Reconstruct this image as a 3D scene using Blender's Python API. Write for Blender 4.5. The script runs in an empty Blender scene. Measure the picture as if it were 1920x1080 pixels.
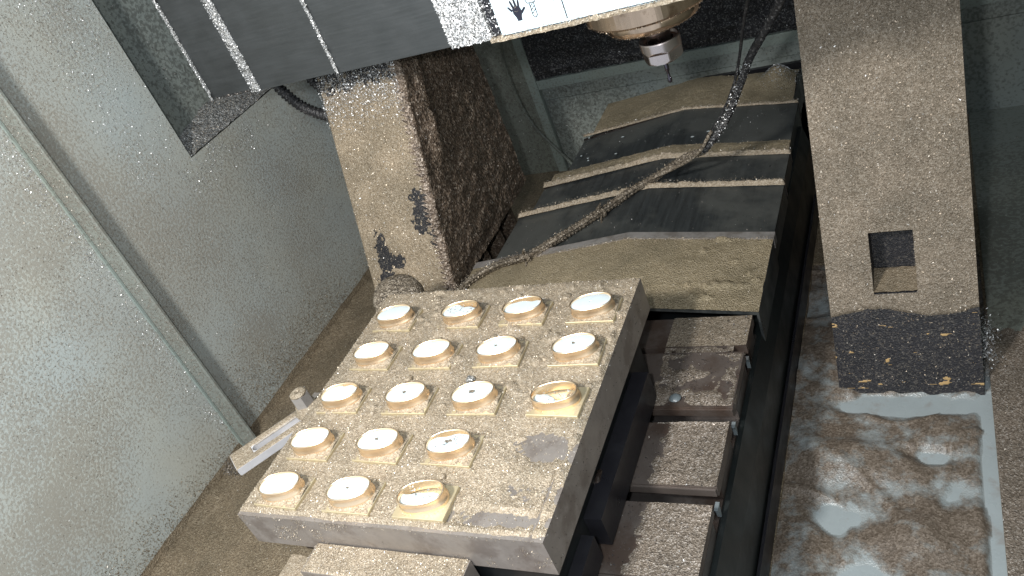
import bpy, bmesh, math, random
import numpy as np
from mathutils import Vector, Matrix

S = bpy.context.scene
COL = S.collection
rng = np.random.default_rng(7)
random.seed(7)

# ------------------------------------------------------------------ camera, world, lamps, exposure
cam = bpy.data.cameras.new("camera")
camo = bpy.data.objects.new("camera", cam)
COL.objects.link(camo)
CR = ((0.87832396, 0.33596954, -0.34010511), (-0.06019154, -0.62804076, -0.77584907), (-0.47426153, 0.70191828, -0.53140073))
m = Matrix.Identity(4)
for r in range(3):
    m[r][0] = CR[0][r]; m[r][1] = -CR[1][r]; m[r][2] = -CR[2][r]
m[2][3] = 0.40
camo.matrix_world = m
cam.sensor_width = 36
cam.lens = 1576.3 / 1920 * 36
cam.clip_start = 0.02; cam.clip_end = 50
S.camera = camo

world = bpy.data.worlds.new("World"); S.world = world
world.use_nodes = True
bg = world.node_tree.nodes["Background"]
bg.inputs[0].default_value = (0.80, 0.90, 1.0, 1); bg.inputs[1].default_value = 1.0

def lamp(name, loc, target, power, size, color, kind='AREA', spread=180):
    l = bpy.data.lights.new(name, kind); l.energy = power; l.color = color
    if kind == 'AREA':
        l.shape = 'DISK'; l.size = size; l.spread = math.radians(spread)
    else:
        l.shadow_soft_size = size
    o = bpy.data.objects.new(name, l); COL.objects.link(o)
    o.location = loc
    d = Vector(target) - Vector(loc)
    o.rotation_euler = d.to_track_quat('-Z', 'Y').to_euler()
    return o
lamp("machine_lamp", (-0.43, -0.05, 0.62), (-0.42, 0.42, 0.0), 5.7, 0.09, (1.0, 0.965, 0.92), spread=150)
lamp("camera_flash", (-0.05, -0.02, 0.45), (-0.35, 0.5, 0.0), 2.5, 0.03, (0.97, 0.98, 1.0))

S.view_settings.view_transform = 'Standard'
S.view_settings.look = 'None'
S.view_settings.exposure = 0.0
S.view_settings.gamma = 1.0

# ------------------------------------------------------------------ noise helpers (numpy)
def vn(x, y, seed=0):
    """smooth value noise, 0..1"""
    t = np.random.default_rng(seed).random((256, 256))
    xi = np.floor(x).astype(int); yi = np.floor(y).astype(int)
    fx = x - xi; fy = y - yi
    fx = fx * fx * (3 - 2 * fx); fy = fy * fy * (3 - 2 * fy)
    a = t[xi & 255, yi & 255]; b = t[(xi + 1) & 255, yi & 255]
    c = t[xi & 255, (yi + 1) & 255]; d = t[(xi + 1) & 255, (yi + 1) & 255]
    return (a * (1 - fx) + b * fx) * (1 - fy) + (c * (1 - fx) + d * fx) * fy
def fbm(x, y, scale, seed=0, oct=3, gain=.5):
    s = 0; a = 1; n = 0
    for k in range(oct):
        s = s + a * vn(x * scale * 2 ** k + 17.3 * k, y * scale * 2 ** k + 5.1 * k, seed + k); n += a; a *= gain
    return s / n
def sst(a, b, x):
    t = np.clip((x - a) / (b - a), 0, 1); return t * t * (3 - 2 * t)

# ------------------------------------------------------------------ material helpers
MATS = {}
def newmat(name):
    mt = bpy.data.materials.new(name); mt.use_nodes = True
    nt = mt.node_tree; nt.nodes.clear()
    out = nt.nodes.new('ShaderNodeOutputMaterial'); bs = nt.nodes.new('ShaderNodeBsdfPrincipled')
    nt.links.new(bs.outputs[0], out.inputs[0])
    MATS[name] = mt
    return mt, nt, bs
def N(nt, t, **kw):
    n = nt.nodes.new(t)
    for k, v in kw.items():
        if k.startswith('i_'):
            n.inputs[k[2:].replace('_', ' ')].default_value = v
        else: setattr(n, k, v)
    return n
def coords(nt, scale=(1, 1, 1)):
    tc = N(nt, 'ShaderNodeTexCoord'); mp = N(nt, 'ShaderNodeMapping')
    nt.links.new(tc.outputs['Object'], mp.inputs[0]); mp.inputs['Scale'].default_value = scale
    return mp.outputs[0]
def noise(nt, vec, scale, detail=3, rough=.55):
    n = N(nt, 'ShaderNodeTexNoise'); n.inputs['Scale'].default_value = scale
    n.inputs['Detail'].default_value = detail; n.inputs['Roughness'].default_value = rough
    nt.links.new(vec, n.inputs['Vector']); return n.outputs['Fac']
def ramp(nt, fac, stops, interp='LINEAR'):
    r = N(nt, 'ShaderNodeValToRGB'); cr = r.color_ramp; cr.interpolation = interp
    while len(cr.elements) < len(stops): cr.elements.new(.5)
    for e, (p, c) in zip(cr.elements, stops):
        e.position = p; e.color = (c[0], c[1], c[2], 1) if not isinstance(c, (int, float)) else (c, c, c, 1)
    nt.links.new(fac, r.inputs[0]); return r.outputs[0]
def mix(nt, fac, a, b):
    n = N(nt, 'ShaderNodeMix', data_type='RGBA')
    if isinstance(fac, (int, float)): n.inputs[0].default_value = fac
    else: nt.links.new(fac, n.inputs[0])
    for k, v in ((6, a), (7, b)):
        if isinstance(v, tuple): n.inputs[k].default_value = (v[0], v[1], v[2], 1)
        else: nt.links.new(v, n.inputs[k])
    return n.outputs[2]
def math_(nt, op, a, b=None):
    n = N(nt, 'ShaderNodeMath', operation=op)
    for k, v in ((0, a), (1, b)):
        if v is None: continue
        if isinstance(v, (int, float)): n.inputs[k].default_value = v
        else: nt.links.new(v, n.inputs[k])
    return n.outputs[0]
def bump(nt, bs, h, dist, strength=1.0):
    b = N(nt, 'ShaderNodeBump'); b.inputs['Distance'].default_value = dist; b.inputs['Strength'].default_value = strength
    nt.links.new(h, b.inputs['Height']); nt.links.new(b.outputs[0], bs.inputs['Normal'])

def mat_chips(name, tones, rough=.5, metal=.25, scale=620, wet=None, bd=.0011):
    """a bed of fine metal swarf: cell-coloured grains with grain relief"""
    mt, nt, bs = newmat(name); v = coords(nt)
    vo = N(nt, 'ShaderNodeTexVoronoi'); vo.inputs['Scale'].default_value = scale; nt.links.new(v, vo.inputs['Vector'])
    sx = N(nt, 'ShaderNodeSeparateColor'); nt.links.new(vo.outputs['Color'], sx.inputs[0])
    grain = ramp(nt, sx.outputs[0], [(0, tones[0]), (.35, tones[1]), (.75, tones[2]), (1, tones[3])])
    big = noise(nt, v, 22, 4)
    tone = ramp(nt, big, [(.3, (.72, .72, .70)), (.7, (1.12, 1.1, 1.08))])
    n = N(nt, 'ShaderNodeMix', data_type='RGBA', blend_type='MULTIPLY'); n.inputs[0].default_value = 1
    nt.links.new(grain, n.inputs[6]); nt.links.new(tone, n.inputs[7])
    nt.links.new(n.outputs[2], bs.inputs['Base Color'])
    bs.inputs['Metallic'].default_value = metal
    if wet:
        w = noise(nt, v, wet[0], 3); nt.links.new(ramp(nt, w, [(wet[1], wet[2]), (wet[1] + .12, rough)]), bs.inputs['Roughness'])
    else: bs.inputs['Roughness'].default_value = rough
    fine = noise(nt, v, scale * .8, 2); h = math_(nt, 'ADD', vo.outputs['Distance'], math_(nt, 'MULTIPLY', fine, 1.2))
    bump(nt, bs, h, bd, .9)
    return mt
def mat_paint(name, base, film, chipcol, lo=.45, hi=.62, rough=.42, fine=330):
    """enclosure paint with clinging swarf and dirt film"""
    mt, nt, bs = newmat(name); v = coords(nt)
    area = noise(nt, v, 4.2, 5, .6)
    f1 = noise(nt, v, fine, 3, .6)
    am = ramp(nt, area, [(.35, .0), (.66, 1.0)])
    thr = math_(nt, 'MULTIPLY', am, film)
    sp = math_(nt, 'ADD', f1, thr)
    spm = ramp(nt, sp, [(lo + .12, 0.0), (hi + .10, 1.0)])
    tint = noise(nt, v, 9, 3)
    b = mix(nt, ramp(nt, tint, [(.35, 0.0), (.7, .5)]), base, tuple(c * k for c, k in zip(base, (1.12, .97, .80))))
    b = mix(nt, ramp(nt, noise(nt, v, 3.1, 4, .6), [(.42, 0.0), (.66, min(.75, film * 2.2))]), b, tuple(x * .45 + y * .75 for x, y in zip(base, chipcol)))
    c2 = mix(nt, noise(nt, v, fine * 1.7, 2), chipcol, tuple(c * 1.5 for c in chipcol))
    c = mix(nt, math_(nt, 'MULTIPLY', spm, .55), b, c2)
    nt.links.new(c, bs.inputs['Base Color'])
    bs.inputs['Roughness'].default_value = rough
    bump(nt, bs, math_(nt, 'ADD', math_(nt, 'MULTIPLY', spm, .5), noise(nt, v, 120, 2)), .0004, .6)
    return mt
def mat_flakes(name, stops, metal=.8, rough=.32):
    mt, nt, bs = newmat(name)
    g = N(nt, 'ShaderNodeNewGeometry')
    nt.links.new(ramp(nt, g.outputs['Random Per Island'], stops, 'CONSTANT'), bs.inputs['Base Color'])
    bs.inputs['Metallic'].default_value = metal; bs.inputs['Roughness'].default_value = rough
    return mt
def mat_metal(name, col, rough=.35, metal=1.0, streak=(1, 1, 1), amt=.25, sc=60, stain=None, bmp=.0002):
    mt, nt, bs = newmat(name); v = coords(nt, streak)
    f = noise(nt, v, sc, 4, .65)
    c = mix(nt, f, tuple(x * (1 - amt) for x in col), tuple(min(1, x * (1 + amt)) for x in col))
    v2 = coords(nt)
    if stain:
        s = noise(nt, v2, stain[1], 5, .65)
        c = mix(nt, ramp(nt, s, [(stain[2], 0.0), (stain[2] + .12, stain[3])]), c, stain[0])
    nt.links.new(c, bs.inputs['Base Color'])
    bs.inputs['Metallic'].default_value = metal
    nt.links.new(ramp(nt, noise(nt, v2, 35, 4), [(.3, max(.05, rough - .1)), (.7, min(1, rough + .15))]), bs.inputs['Roughness'])
    bump(nt, bs, f, bmp, .5)
    return mt

TAN = [(.24, .192, .138), (.33, .274, .20), (.39, .33, .247), (.48, .425, .345)]
M_sand = mat_chips('chip_crust_tan', TAN, rough=.5, metal=.15, scale=900, bd=.0006)
M_sand_col = mat_chips('chip_crust_column', [(.20, .157, .105), (.285, .228, .156), (.34, .276, .195), (.42, .36, .275)], rough=.5, metal=.12, scale=850, bd=.0007)
M_sand_dull = mat_chips('chip_crust_dull', [(.145, .118, .086), (.215, .177, .132), (.265, .221, .17), (.35, .31, .255)], rough=.5, metal=.12, scale=850, bd=.0007)
M_floor = mat_chips('chip_floor_brown', [(.12, .092, .058), (.19, .15, .098), (.24, .19, .125), (.33, .28, .20)], rough=.55, metal=.1, scale=800)
M_cover_dirt = mat_chips('olive_chip_film', [(.23, .188, .12), (.29, .24, .155), (.33, .276, .185), (.41, .35, .25)], rough=.5, metal=.15, scale=800)
M_rust = mat_chips('wet_dark_chips', [(.07, .052, .04), (.15, .112, .083), (.24, .185, .14), (.42, .36, .30)], rough=.35, metal=.2, scale=480)
M_wetchips = mat_chips('wet_brown_chips', [(.10, .082, .065), (.17, .14, .11), (.235, .197, .16), (.38, .345, .31)], rough=.4, metal=.15, scale=850, bd=.0007)
M_greychips = mat_chips('grey_silver_chips', [(.08, .08, .08), (.26, .27, .27), (.45, .46, .46), (.8, .8, .78)], rough=.32, metal=.5)
M_darkchips = mat_chips('black_rubber_with_chips', [(.012, .012, .015), (.025, .025, .03), (.05, .052, .057), (.22, .22, .22)], rough=.5, metal=.1)
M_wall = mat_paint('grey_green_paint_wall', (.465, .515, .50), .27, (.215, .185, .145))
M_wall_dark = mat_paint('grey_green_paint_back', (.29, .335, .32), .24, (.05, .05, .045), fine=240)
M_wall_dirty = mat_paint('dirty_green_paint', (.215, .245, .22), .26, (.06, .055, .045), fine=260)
M_fl = mat_paint('grey_green_paint_flange', (.25, .285, .265), .30, (.13, .115, .095))
M_clean = mat_paint('grey_green_paint_frame', (.27, .33, .31), .14, (.12, .11, .095))
M_castpaint = mat_chips('black_navy_casting_paint', [(.010, .010, .013), (.016, .016, .020), (.027, .026, .029), (.09, .082, .074)], rough=.45, metal=.05, scale=800, bd=.0003)
M_ochre = mat_metal('ochre_primer', (.42, .28, .12), rough=.7, metal=0)
M_steel = mat_metal('machined_steel', (.48, .455, .43), metal=.65, rough=.45, sc=180, streak=(1, 1, 6), stain=((.20, .17, .14), 34, .5, .6), amt=.2)
M_plate = mat_metal('worn_plate_steel', (.30, .27, .245), rough=.45, metal=.5, sc=90, stain=((.16, .13, .11), 34, .5, .6), amt=.25)
M_steel_dark = mat_metal('oily_dark_steel', (.11, .10, .095), rough=.33, sc=70, stain=((.05, .035, .028), 24, .45, .8), metal=.7)
M_tablesteel = mat_metal('oily_table_iron', (.15, .125, .11), rough=.38, sc=60, stain=((.09, .06, .045), 18, .45, .8), metal=.5)
M_cover = mat_metal('dark_scraped_cover_steel', (.050, .056, .057), rough=.36, sc=60, streak=(3, .22, 1), amt=.95, stain=((.125, .13, .12), 7, .45, .8), metal=.4)
M_bellow = mat_metal('brushed_grey_cover_steel', (.100, .107, .110), rough=.42, sc=260, streak=(.12, 1, 1.6), amt=.28, metal=.75)
M_brass = mat_metal('brass_tile', (.56, .48, .31), rough=.42, sc=80, stain=((.42, .36, .26), 160, .5, .6), metal=.45)
M_gold = mat_metal('rose_gold_ring', (.92, .70, .48), rough=.31, metal=.92, sc=120, streak=(1, 1, 5), amt=.12)
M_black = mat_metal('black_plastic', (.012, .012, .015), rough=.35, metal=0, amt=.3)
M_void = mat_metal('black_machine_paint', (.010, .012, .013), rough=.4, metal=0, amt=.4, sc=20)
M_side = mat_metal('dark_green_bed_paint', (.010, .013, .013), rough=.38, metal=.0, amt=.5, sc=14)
M_chrome = mat_metal('polished_spindle_steel', (.46, .40, .385), rough=.24, streak=(1, 1, .1), amt=.3, stain=((.35, .22, .14), 60, .60, .5))  # streak noise along the axis stands in for reflections on the steel
M_flange = mat_metal('yellowed_spindle_steel', (.46, .34, .25), rough=.2, streak=(1, 1, .08), amt=.55, stain=((.20, .13, .08), 70, .56, .8), sc=75)  # upright streaks paint lamp reflections into the flange colour
M_carb = mat_metal('carbide_tool', (.10, .09, .11), rough=.25)
M_hose = mat_metal('black_corrugated_hose', (.024, .024, .026), rough=.45, metal=0, amt=.4, sc=200, stain=((.30, .29, .28), 420, .54, .8))
M_cabledirt = mat_chips('cable_with_chips', [(.05, .04, .03), (.14, .115, .085), (.24, .20, .15), (.45, .40, .33)], rough=.5, metal=.15, scale=700)
M_label = mat_metal('white_label_print', (.62, .75, .80), rough=.4, metal=0, amt=.03, stain=((.30, .27, .22), 300, .68, .7))
M_ink = mat_metal('black_label_ink', (.010, .011, .022), rough=.4, metal=0)
M_orange = mat_metal('orange_plastic', (.75, .22, .03), rough=.4, metal=0)

def mat_coolant():
    mt, nt, bs = newmat('milky_coolant'); v = coords(nt)
    f = noise(nt, v, 55, 4, .6)
    nt.links.new(mix(nt, f, (.31, .36, .375), (.38, .43, .44)), bs.inputs['Base Color'])
    bs.inputs['Roughness'].default_value = .16
    bs.inputs['Subsurface Weight'].default_value = .3
    bs.inputs['Subsurface Radius'].default_value = (.004, .005, .006); bs.inputs['Subsurface Scale'].default_value = 1
    bump(nt, bs, noise(nt, v, 45, 2), .0003, .4)
    return mt
M_cool = mat_coolant()
M_drip = mat_metal('dried_coolant', (.13, .155, .165), rough=.3, metal=0, amt=.3, sc=90)
M_pool = mat_metal('scummy_coolant', (.31, .355, .365), rough=.25, metal=0, amt=.12, sc=40, stain=((.24, .22, .20), 60, .56, .5))
def mat_fill():
    mt, nt, bs = newmat('white_wax_fill'); v = coords(nt)
    nt.links.new(mix(nt, noise(nt, v, 130, 3), (.54, .63, .66), (.68, .75, .77)), bs.inputs['Base Color'])
    bs.inputs['Roughness'].default_value = .28
    return mt
M_fill = mat_fill()
def mat_sump():
    """sludge that the milky coolant has partly covered: low ground is pale and glossy"""
    mt, nt, bs = newmat('sump_sludge'); v = coords(nt)
    g = N(nt, 'ShaderNodeNewGeometry'); sp = N(nt, 'ShaderNodeSeparateXYZ'); nt.links.new(g.outputs['Position'], sp.inputs[0])
    h = math_(nt, 'ADD', math_(nt, 'MULTIPLY', math_(nt, 'ADD', sp.outputs[2], .2062), 210.0), math_(nt, 'MULTIPLY', math_(nt, 'SUBTRACT', noise(nt, v, 60, 6, .7), .5), 2.6))
    k = ramp(nt, h, [(-.0, .9), (.22, .4), (.62, 0.0)])
    k = math_(nt, 'MAXIMUM', k, ramp(nt, noise(nt, v, 34, 6, .68), [(.50, 0.0), (.66, .75)]))
    vo = N(nt, 'ShaderNodeTexVoronoi'); vo.inputs['Scale'].default_value = 700; nt.links.new(v, vo.inputs['Vector'])
    sx = N(nt, 'ShaderNodeSeparateColor'); nt.links.new(vo.outputs['Color'], sx.inputs[0])
    mud = ramp(nt, sx.outputs[0], [(0, (.085, .066, .048)), (.6, (.145, .116, .09)), (1, (.21, .175, .14))])
    nt.links.new(mix(nt, k, mud, (.31, .35, .355)), bs.inputs['Base Color'])
    nt.links.new(ramp(nt, k, [(0, .45), (1, .22)]), bs.inputs['Roughness'])
    bump(nt, bs, math_(nt, 'ADD', vo.outputs['Distance'], noise(nt, v, 300, 3)), .0006, .5)
    return mt
M_sump = mat_sump()

F_tan = mat_flakes('swarf_tan', [(0, (.42, .35, .26)), (.35, (.52, .45, .35)), (.6, (.33, .27, .20)), (.80, (.60, .55, .47)), (.965, (.9, .88, .85))], metal=.5, rough=.42)
F_wall = mat_flakes('swarf_on_wall', [(0, (.28, .25, .21)), (.45, (.20, .175, .145)), (.62, (.40, .36, .30)), (.93, (.70, .69, .66))], metal=.4, rough=.45)
F_silver = mat_flakes('swarf_silver', [(0, (.62, .63, .63)), (.4, (.80, .80, .80)), (.7, (.40, .41, .42)), (.88, (.95, .95, .95))], metal=.65, rough=.4)
F_dark = mat_flakes('swarf_dark', [(0, (.10, .09, .08)), (.4, (.05, .045, .045)), (.75, (.25, .22, .2)), (.93, (.75, .74, .72))], metal=.6, rough=.35)

# ------------------------------------------------------------------ mesh helpers
def link(name, me, mat=None, parent=None, smooth=False):
    o = bpy.data.objects.new(name, me); COL.objects.link(o)
    if mat: me.materials.append(mat)
    if smooth: me.polygons.foreach_set('use_smooth', [True] * len(me.polygons))
    if parent: o.parent = parent; o.matrix_parent_inverse = parent.matrix_world.inverted()
    return o
def obj(name, bm, mat, parent=None, smooth=False, bev=0, seg=2):
    if bev:
        bmesh.ops.bevel(bm, geom=[e for e in bm.edges if len(e.link_faces) == 2 and e.calc_face_angle(0) > .6], offset=bev, segments=seg, profile=.6, affect='EDGES')
    bmesh.ops.recalc_face_normals(bm, faces=bm.faces)
    me = bpy.data.meshes.new(name); bm.to_mesh(me); bm.free()
    return link(name, me, mat, parent, smooth)
def tag(o, label=None, cat=None, group=None, kind=None):
    if label: o['label'] = label
    if cat: o['category'] = cat
    if group: o['group'] = group
    if kind: o['kind'] = kind
    return o
def thing(name, label, cat, loc=(0, 0, 0), group=None):
    o = bpy.data.objects.new(name, None); COL.objects.link(o); o.location = loc
    o.empty_display_size = .02
    bpy.context.view_layer.update()
    return tag(o, label, cat, group)
def box(bm, x0, x1, y0, y1, z0, z1):
    v = [bm.verts.new(p) for p in ((x0, y0, z0), (x1, y0, z0), (x1, y1, z0), (x0, y1, z0), (x0, y0, z1), (x1, y0, z1), (x1, y1, z1), (x0, y1, z1))]
    for f in ((0, 3, 2, 1), (4, 5, 6, 7), (0, 1, 5, 4), (1, 2, 6, 5), (2, 3, 7, 6), (3, 0, 4, 7)): bm.faces.new([v[i] for i in f])
    return v
def boxo(name, b, mat, parent=None, bev=.0006):
    bm = bmesh.new(); box(bm, *b); return obj(name, bm, mat, parent, bev=bev)
def prism(bm, poly, axis, a, b):
    """poly of 2-D points extruded along axis from a to b"""
    def P(p, t):
        return {'x': (t, p[0], p[1]), 'y': (p[0], t, p[1]), 'z': (p[0], p[1], t)}[axis]
    A = [bm.verts.new(P(p, a)) for p in poly]; B = [bm.verts.new(P(p, b)) for p in poly]
    n = len(poly); bm.faces.new(A); bm.faces.new(B[::-1])
    for i in range(n): bm.faces.new((A[i], B[i], B[(i + 1) % n], A[(i + 1) % n]))
def lathe(bm, prof, c, seg=48, axis=Vector((0, 0, 1))):
    q = Vector((0, 0, 1)).rotation_difference(axis)
    rings = []
    for r, z in prof:
        rings.append([bm.verts.new(Vector(c) + q @ Vector((r * math.cos(2 * math.pi * k / seg), r * math.sin(2 * math.pi * k / seg), z))) for k in range(seg)] if r > 1e-6 else [bm.verts.new(Vector(c) + q @ Vector((0, 0, z)))])
    for a, b in zip(rings, rings[1:]):
        for k in range(seg):
            k2 = (k + 1) % seg
            if len(a) == 1 and len(b) == 1: continue
            if len(a) == 1: bm.faces.new((a[0], b[k2], b[k]))
            elif len(b) == 1: bm.faces.new((a[k], a[k2], b[0]))
            else: bm.faces.new((a[k], a[k2], b[k2], b[k]))
def catmull(pts, n=12):
    P = [Vector(p) for p in pts]; P = [2 * P[0] - P[1]] + P + [2 * P[-1] - P[-2]]; out = []
    for i in range(1, len(P) - 2):
        for k in range(n):
            t = k / n; a, b, c, d = P[i - 1], P[i], P[i + 1], P[i + 2]
            out.append(.5 * ((2 * b) + (c - a) * t + (2 * a - 5 * b + 4 * c - d) * t * t + (3 * b - a - 3 * c + d) * t ** 3))
    out.append(P[-2]); return out
def tube(bm, pts, rad, seg=10, n=12, corr=0, step=None, jitter=0):
    C = catmull(pts, n)
    if step:                                    # resample evenly, for corrugated hose
        L = [0]
        for a, b in zip(C, C[1:]): L.append(L[-1] + (b - a).length)
        out = []; i = 0; s = 0
        while s < L[-1]:
            while L[i + 1] < s: i += 1
            out.append(C[i].lerp(C[i + 1], (s - L[i]) / max(1e-9, L[i + 1] - L[i]))); s += step
        C = out
    rings = []; up = Vector((.13, .21, .97)).normalized()
    for i, p in enumerate(C):
        t = (C[min(i + 1, len(C) - 1)] - C[max(i - 1, 0)]).normalized()
        u = (up - t * up.dot(t)).normalized(); up = u; w = t.cross(u)
        r = rad(i / (len(C) - 1)) if callable(rad) else rad
        if corr: r *= 1 + corr * (1 if (i // 2) % 2 else -1)
        rings.append([bm.verts.new(p + (u * math.cos(2 * math.pi * k / seg) + w * math.sin(2 * math.pi * k / seg)) * (r * (1 + random.uniform(-jitter, jitter)))) for k in range(seg)])
    for a, b in zip(rings, rings[1:]):
        for k in range(seg): bm.faces.new((a[k], a[(k + 1) % seg], b[(k + 1) % seg], b[k]))
    bm.faces.new(rings[0][::-1]); bm.faces.new(rings[-1])
def grid(name, O, U, V, lu, lv, res, hf, mat, parent=None, drop=None, smooth=True):
    """height field lying on the plane O + u*U + v*V; hf(u,v) in metres gives height along the normal.
    quads that are wholly below -0.4 mm are left out, so a crust ends where it is thin"""
    U = np.array(U, float); V = np.array(V, float); U /= np.linalg.norm(U); V /= np.linalg.norm(V); Nn = np.cross(U, V)
    nu = max(2, int(lu / res)) + 1; nv = max(2, int(lv / res)) + 1
    u, v = np.meshgrid(np.linspace(0, lu, nu), np.linspace(0, lv, nv), indexing='ij')
    h = hf(u, v)
    P = np.array(O) + u[..., None] * U + v[..., None] * V + h[..., None] * Nn
    idx = np.arange(nu * nv).reshape(nu, nv)
    q = np.stack([idx[:-1, :-1], idx[1:, :-1], idx[1:, 1:], idx[:-1, 1:]], -1).reshape(-1, 4)
    keep = (h.reshape(-1)[q] > -.0004).any(1)
    if drop is not None:
        uc = u.reshape(-1)[q].mean(1); vc = v.reshape(-1)[q].mean(1); keep &= ~drop(uc, vc)
    q = q[keep]
    used = np.unique(q); remap = -np.ones(nu * nv, int); remap[used] = np.arange(len(used))
    return rawmesh(name, P.reshape(-1, 3)[used], remap[q], mat, parent, smooth)
def rawmesh(name, P, Q, mat, parent=None, smooth=False):
    me = bpy.data.meshes.new(name); k = Q.shape[1]
    me.vertices.add(len(P)); me.vertices.foreach_set('co', P.astype(np.float32).ravel())
    me.loops.add(Q.size); me.loops.foreach_set('vertex_index', Q.astype(np.int32).ravel())
    me.polygons.add(len(Q)); me.polygons.foreach_set('loop_start', (np.arange(len(Q)) * k).astype(np.int32))
    me.polygons.foreach_set('loop_total', np.full(len(Q), k, np.int32))
    me.update(calc_edges=True)
    return link(name, me, mat, parent, smooth)
def flakes(name, C, Nn, size, mat, label=None, tilt=.9, aspect=(1, 3.2), lift=.0003, parent=None, cat='metal chips'):
    """loose swarf: one small bent quad per chip"""
    n = len(C)
    Nn = np.broadcast_to(np.array(Nn, float), (n, 3))
    d = Nn + rng.normal(0, tilt * .5, (n, 3)); d /= np.linalg.norm(d, axis=1)[:, None]
    a = np.cross(d, rng.normal(0, 1, (n, 3))); a /= np.linalg.norm(a, axis=1)[:, None]; b = np.cross(d, a)
    s = .64 * (size[0] + (size[1] - size[0]) * rng.random(n) ** 2.2)
    r = rng.uniform(aspect[0], aspect[1], n)
    A = a * (s * np.sqrt(r) * .5)[:, None]; B = b * (s / np.sqrt(r) * .5)[:, None]
    C = C + Nn * (lift + s * .15)[:, None]
    j = lambda: rng.uniform(.6, 1.2, (n, 1))
    P = np.stack([C - A * j() - B * j(), C + A * j() - B * j(), C + A * j() + B * j() + d * (s * .25)[:, None], C - A * j() + B * j()], 1).reshape(-1, 3)
    o = rawmesh(name, P, np.arange(4 * n).reshape(n, 4), mat, parent)
    o['kind'] = 'stuff'
    if label: o['label'] = label
    if not parent: o['category'] = cat
    return o
def scatter(O, U, V, lu, lv, n, mask=None):
    """random points on a rectangle; mask(u,v) is the chance to keep each"""
    U = np.array(U, float); V = np.array(V, float); U /= np.linalg.norm(U); V /= np.linalg.norm(V)
    u = rng.random(n) * lu; v = rng.random(n) * lv
    if mask is not None:
        k = rng.random(n) < mask(u, v); u = u[k]; v = v[k]
    return np.array(O) + u[:, None] * U + v[:, None] * V, np.cross(U, V), u, v

# ------------------------------------------------------------------ enclosure: floor, walls
ZF = -.20
XW = -.80
# floor in two flat parts round the sump (x -.150 .. .014)
bm = bmesh.new()
box(bm, -.92, -.150, -.05, 1.12, ZF - .03, ZF); box(bm, .014, .20, -.05, 1.12, ZF - .03, ZF)
box(bm, -.150, .014, .80, 1.12, ZF - .03, ZF); box(bm, -.150, .014, -.05, .80, ZF - .05, ZF - .03)
floor = tag(obj('floor', bm, M_floor), 'flat machine floor caked with fine brown swarf', kind='structure')

fh = lambda s: (lambda u, v: .0006 + .0016 * fbm(u, v, 14, s) + .0008 * fbm(u, v, 120, s + 5))
f1 = grid('floor_chips', (-.80, .05, ZF), (1, 0, 0), (0, 1, 0), .34, 1.05, .004,
          lambda u, v: .0004 + .003 * fbm(u, v, 9, 3) + .0008 * fbm(u, v, 140, 4) + .010 * sst(.03, 0, u) * fbm(u, v, 40, 8), M_floor)
tag(f1, 'brown swarf layer spread over the floor left of the fixture', 'metal chips', kind='stuff')
f2 = grid('floor_chips', (.014, .05, ZF), (1, 0, 0), (0, 1, 0), .12, 1.0, .003,
          lambda u, v: -.0012 + .003 * sst(.74, .58, v + .06 * fbm(u, v, 20, 9)) + .0010 * fbm(u, v, 120, 4) + .010 * sst(.025, .0, np.hypot(u - .0, v - .60)) * fbm(u, v, 150, 5), M_wetchips)
tag(f2, 'brown swarf layer on the ledge right of the coolant sump', 'metal chips', kind='stuff')
bm = bmesh.new(); box(bm, .0165, .138, .66, 1.10, ZF + .0008, ZF + .0012)
tag(obj('ledge_panel', bm, M_wall_dirty), 'dirty green painted sheet behind the brown ledge at far right', kind='structure')

# left wall with the cut-out that the beam passes through
bm = bmesh.new()
OY, OZ = .671, .118
box(bm, XW - .003, XW, -.05, OY, ZF, .70); box(bm, XW - .003, XW, OY, 1.12, ZF, OZ)
box(bm, XW - .003, XW, 1.09, 1.12, OZ, .70)
wl = tag(obj('wall_left', bm, M_wall), 'grey-green painted sheet wall on the left, speckled with chips', kind='structure')
bm = bmesh.new()
box(bm, XW - .030, XW - .0035, OY - .02, 1.12, OZ - .004, OZ - .0005)
obj('ledge', bm, M_wall_dirty, wl)
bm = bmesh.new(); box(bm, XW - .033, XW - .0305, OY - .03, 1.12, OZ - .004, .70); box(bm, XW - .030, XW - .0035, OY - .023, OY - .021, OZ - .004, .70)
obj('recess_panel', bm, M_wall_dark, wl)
# vertical folded flange standing off the left wall
bm = bmesh.new()
prism(bm, [(XW + .0005, .499), (XW + .0175, .503), (XW + .0195, .5045), (XW + .0195, .507), (XW + .0005, .507)], 'z', ZF + .001, .62)
fl = obj('wall_flange', bm, M_fl, wl, bev=.0007)
C, n, u, v = scatter((XW + .001, .4995, ZF), (1, .23, 0), (0, 0, 1), .018, .5, 7000, lambda u, v: .25 + .75 * fbm(u, v, 30, 205))
flakes('flange_chips', C + (0, -.0003, 0), (0, -1, 0), (.0005, .0017), F_wall, tilt=.8, parent=wl)
bm = bmesh.new(); prism(bm, [(XW + .0003, .4955), (XW + .0022, .4962), (XW + .0022, .4988), (XW + .0003, .4988)], 'z', ZF + .001, .62)
obj('sealant_bead', bm, M_clean, wl)

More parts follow.
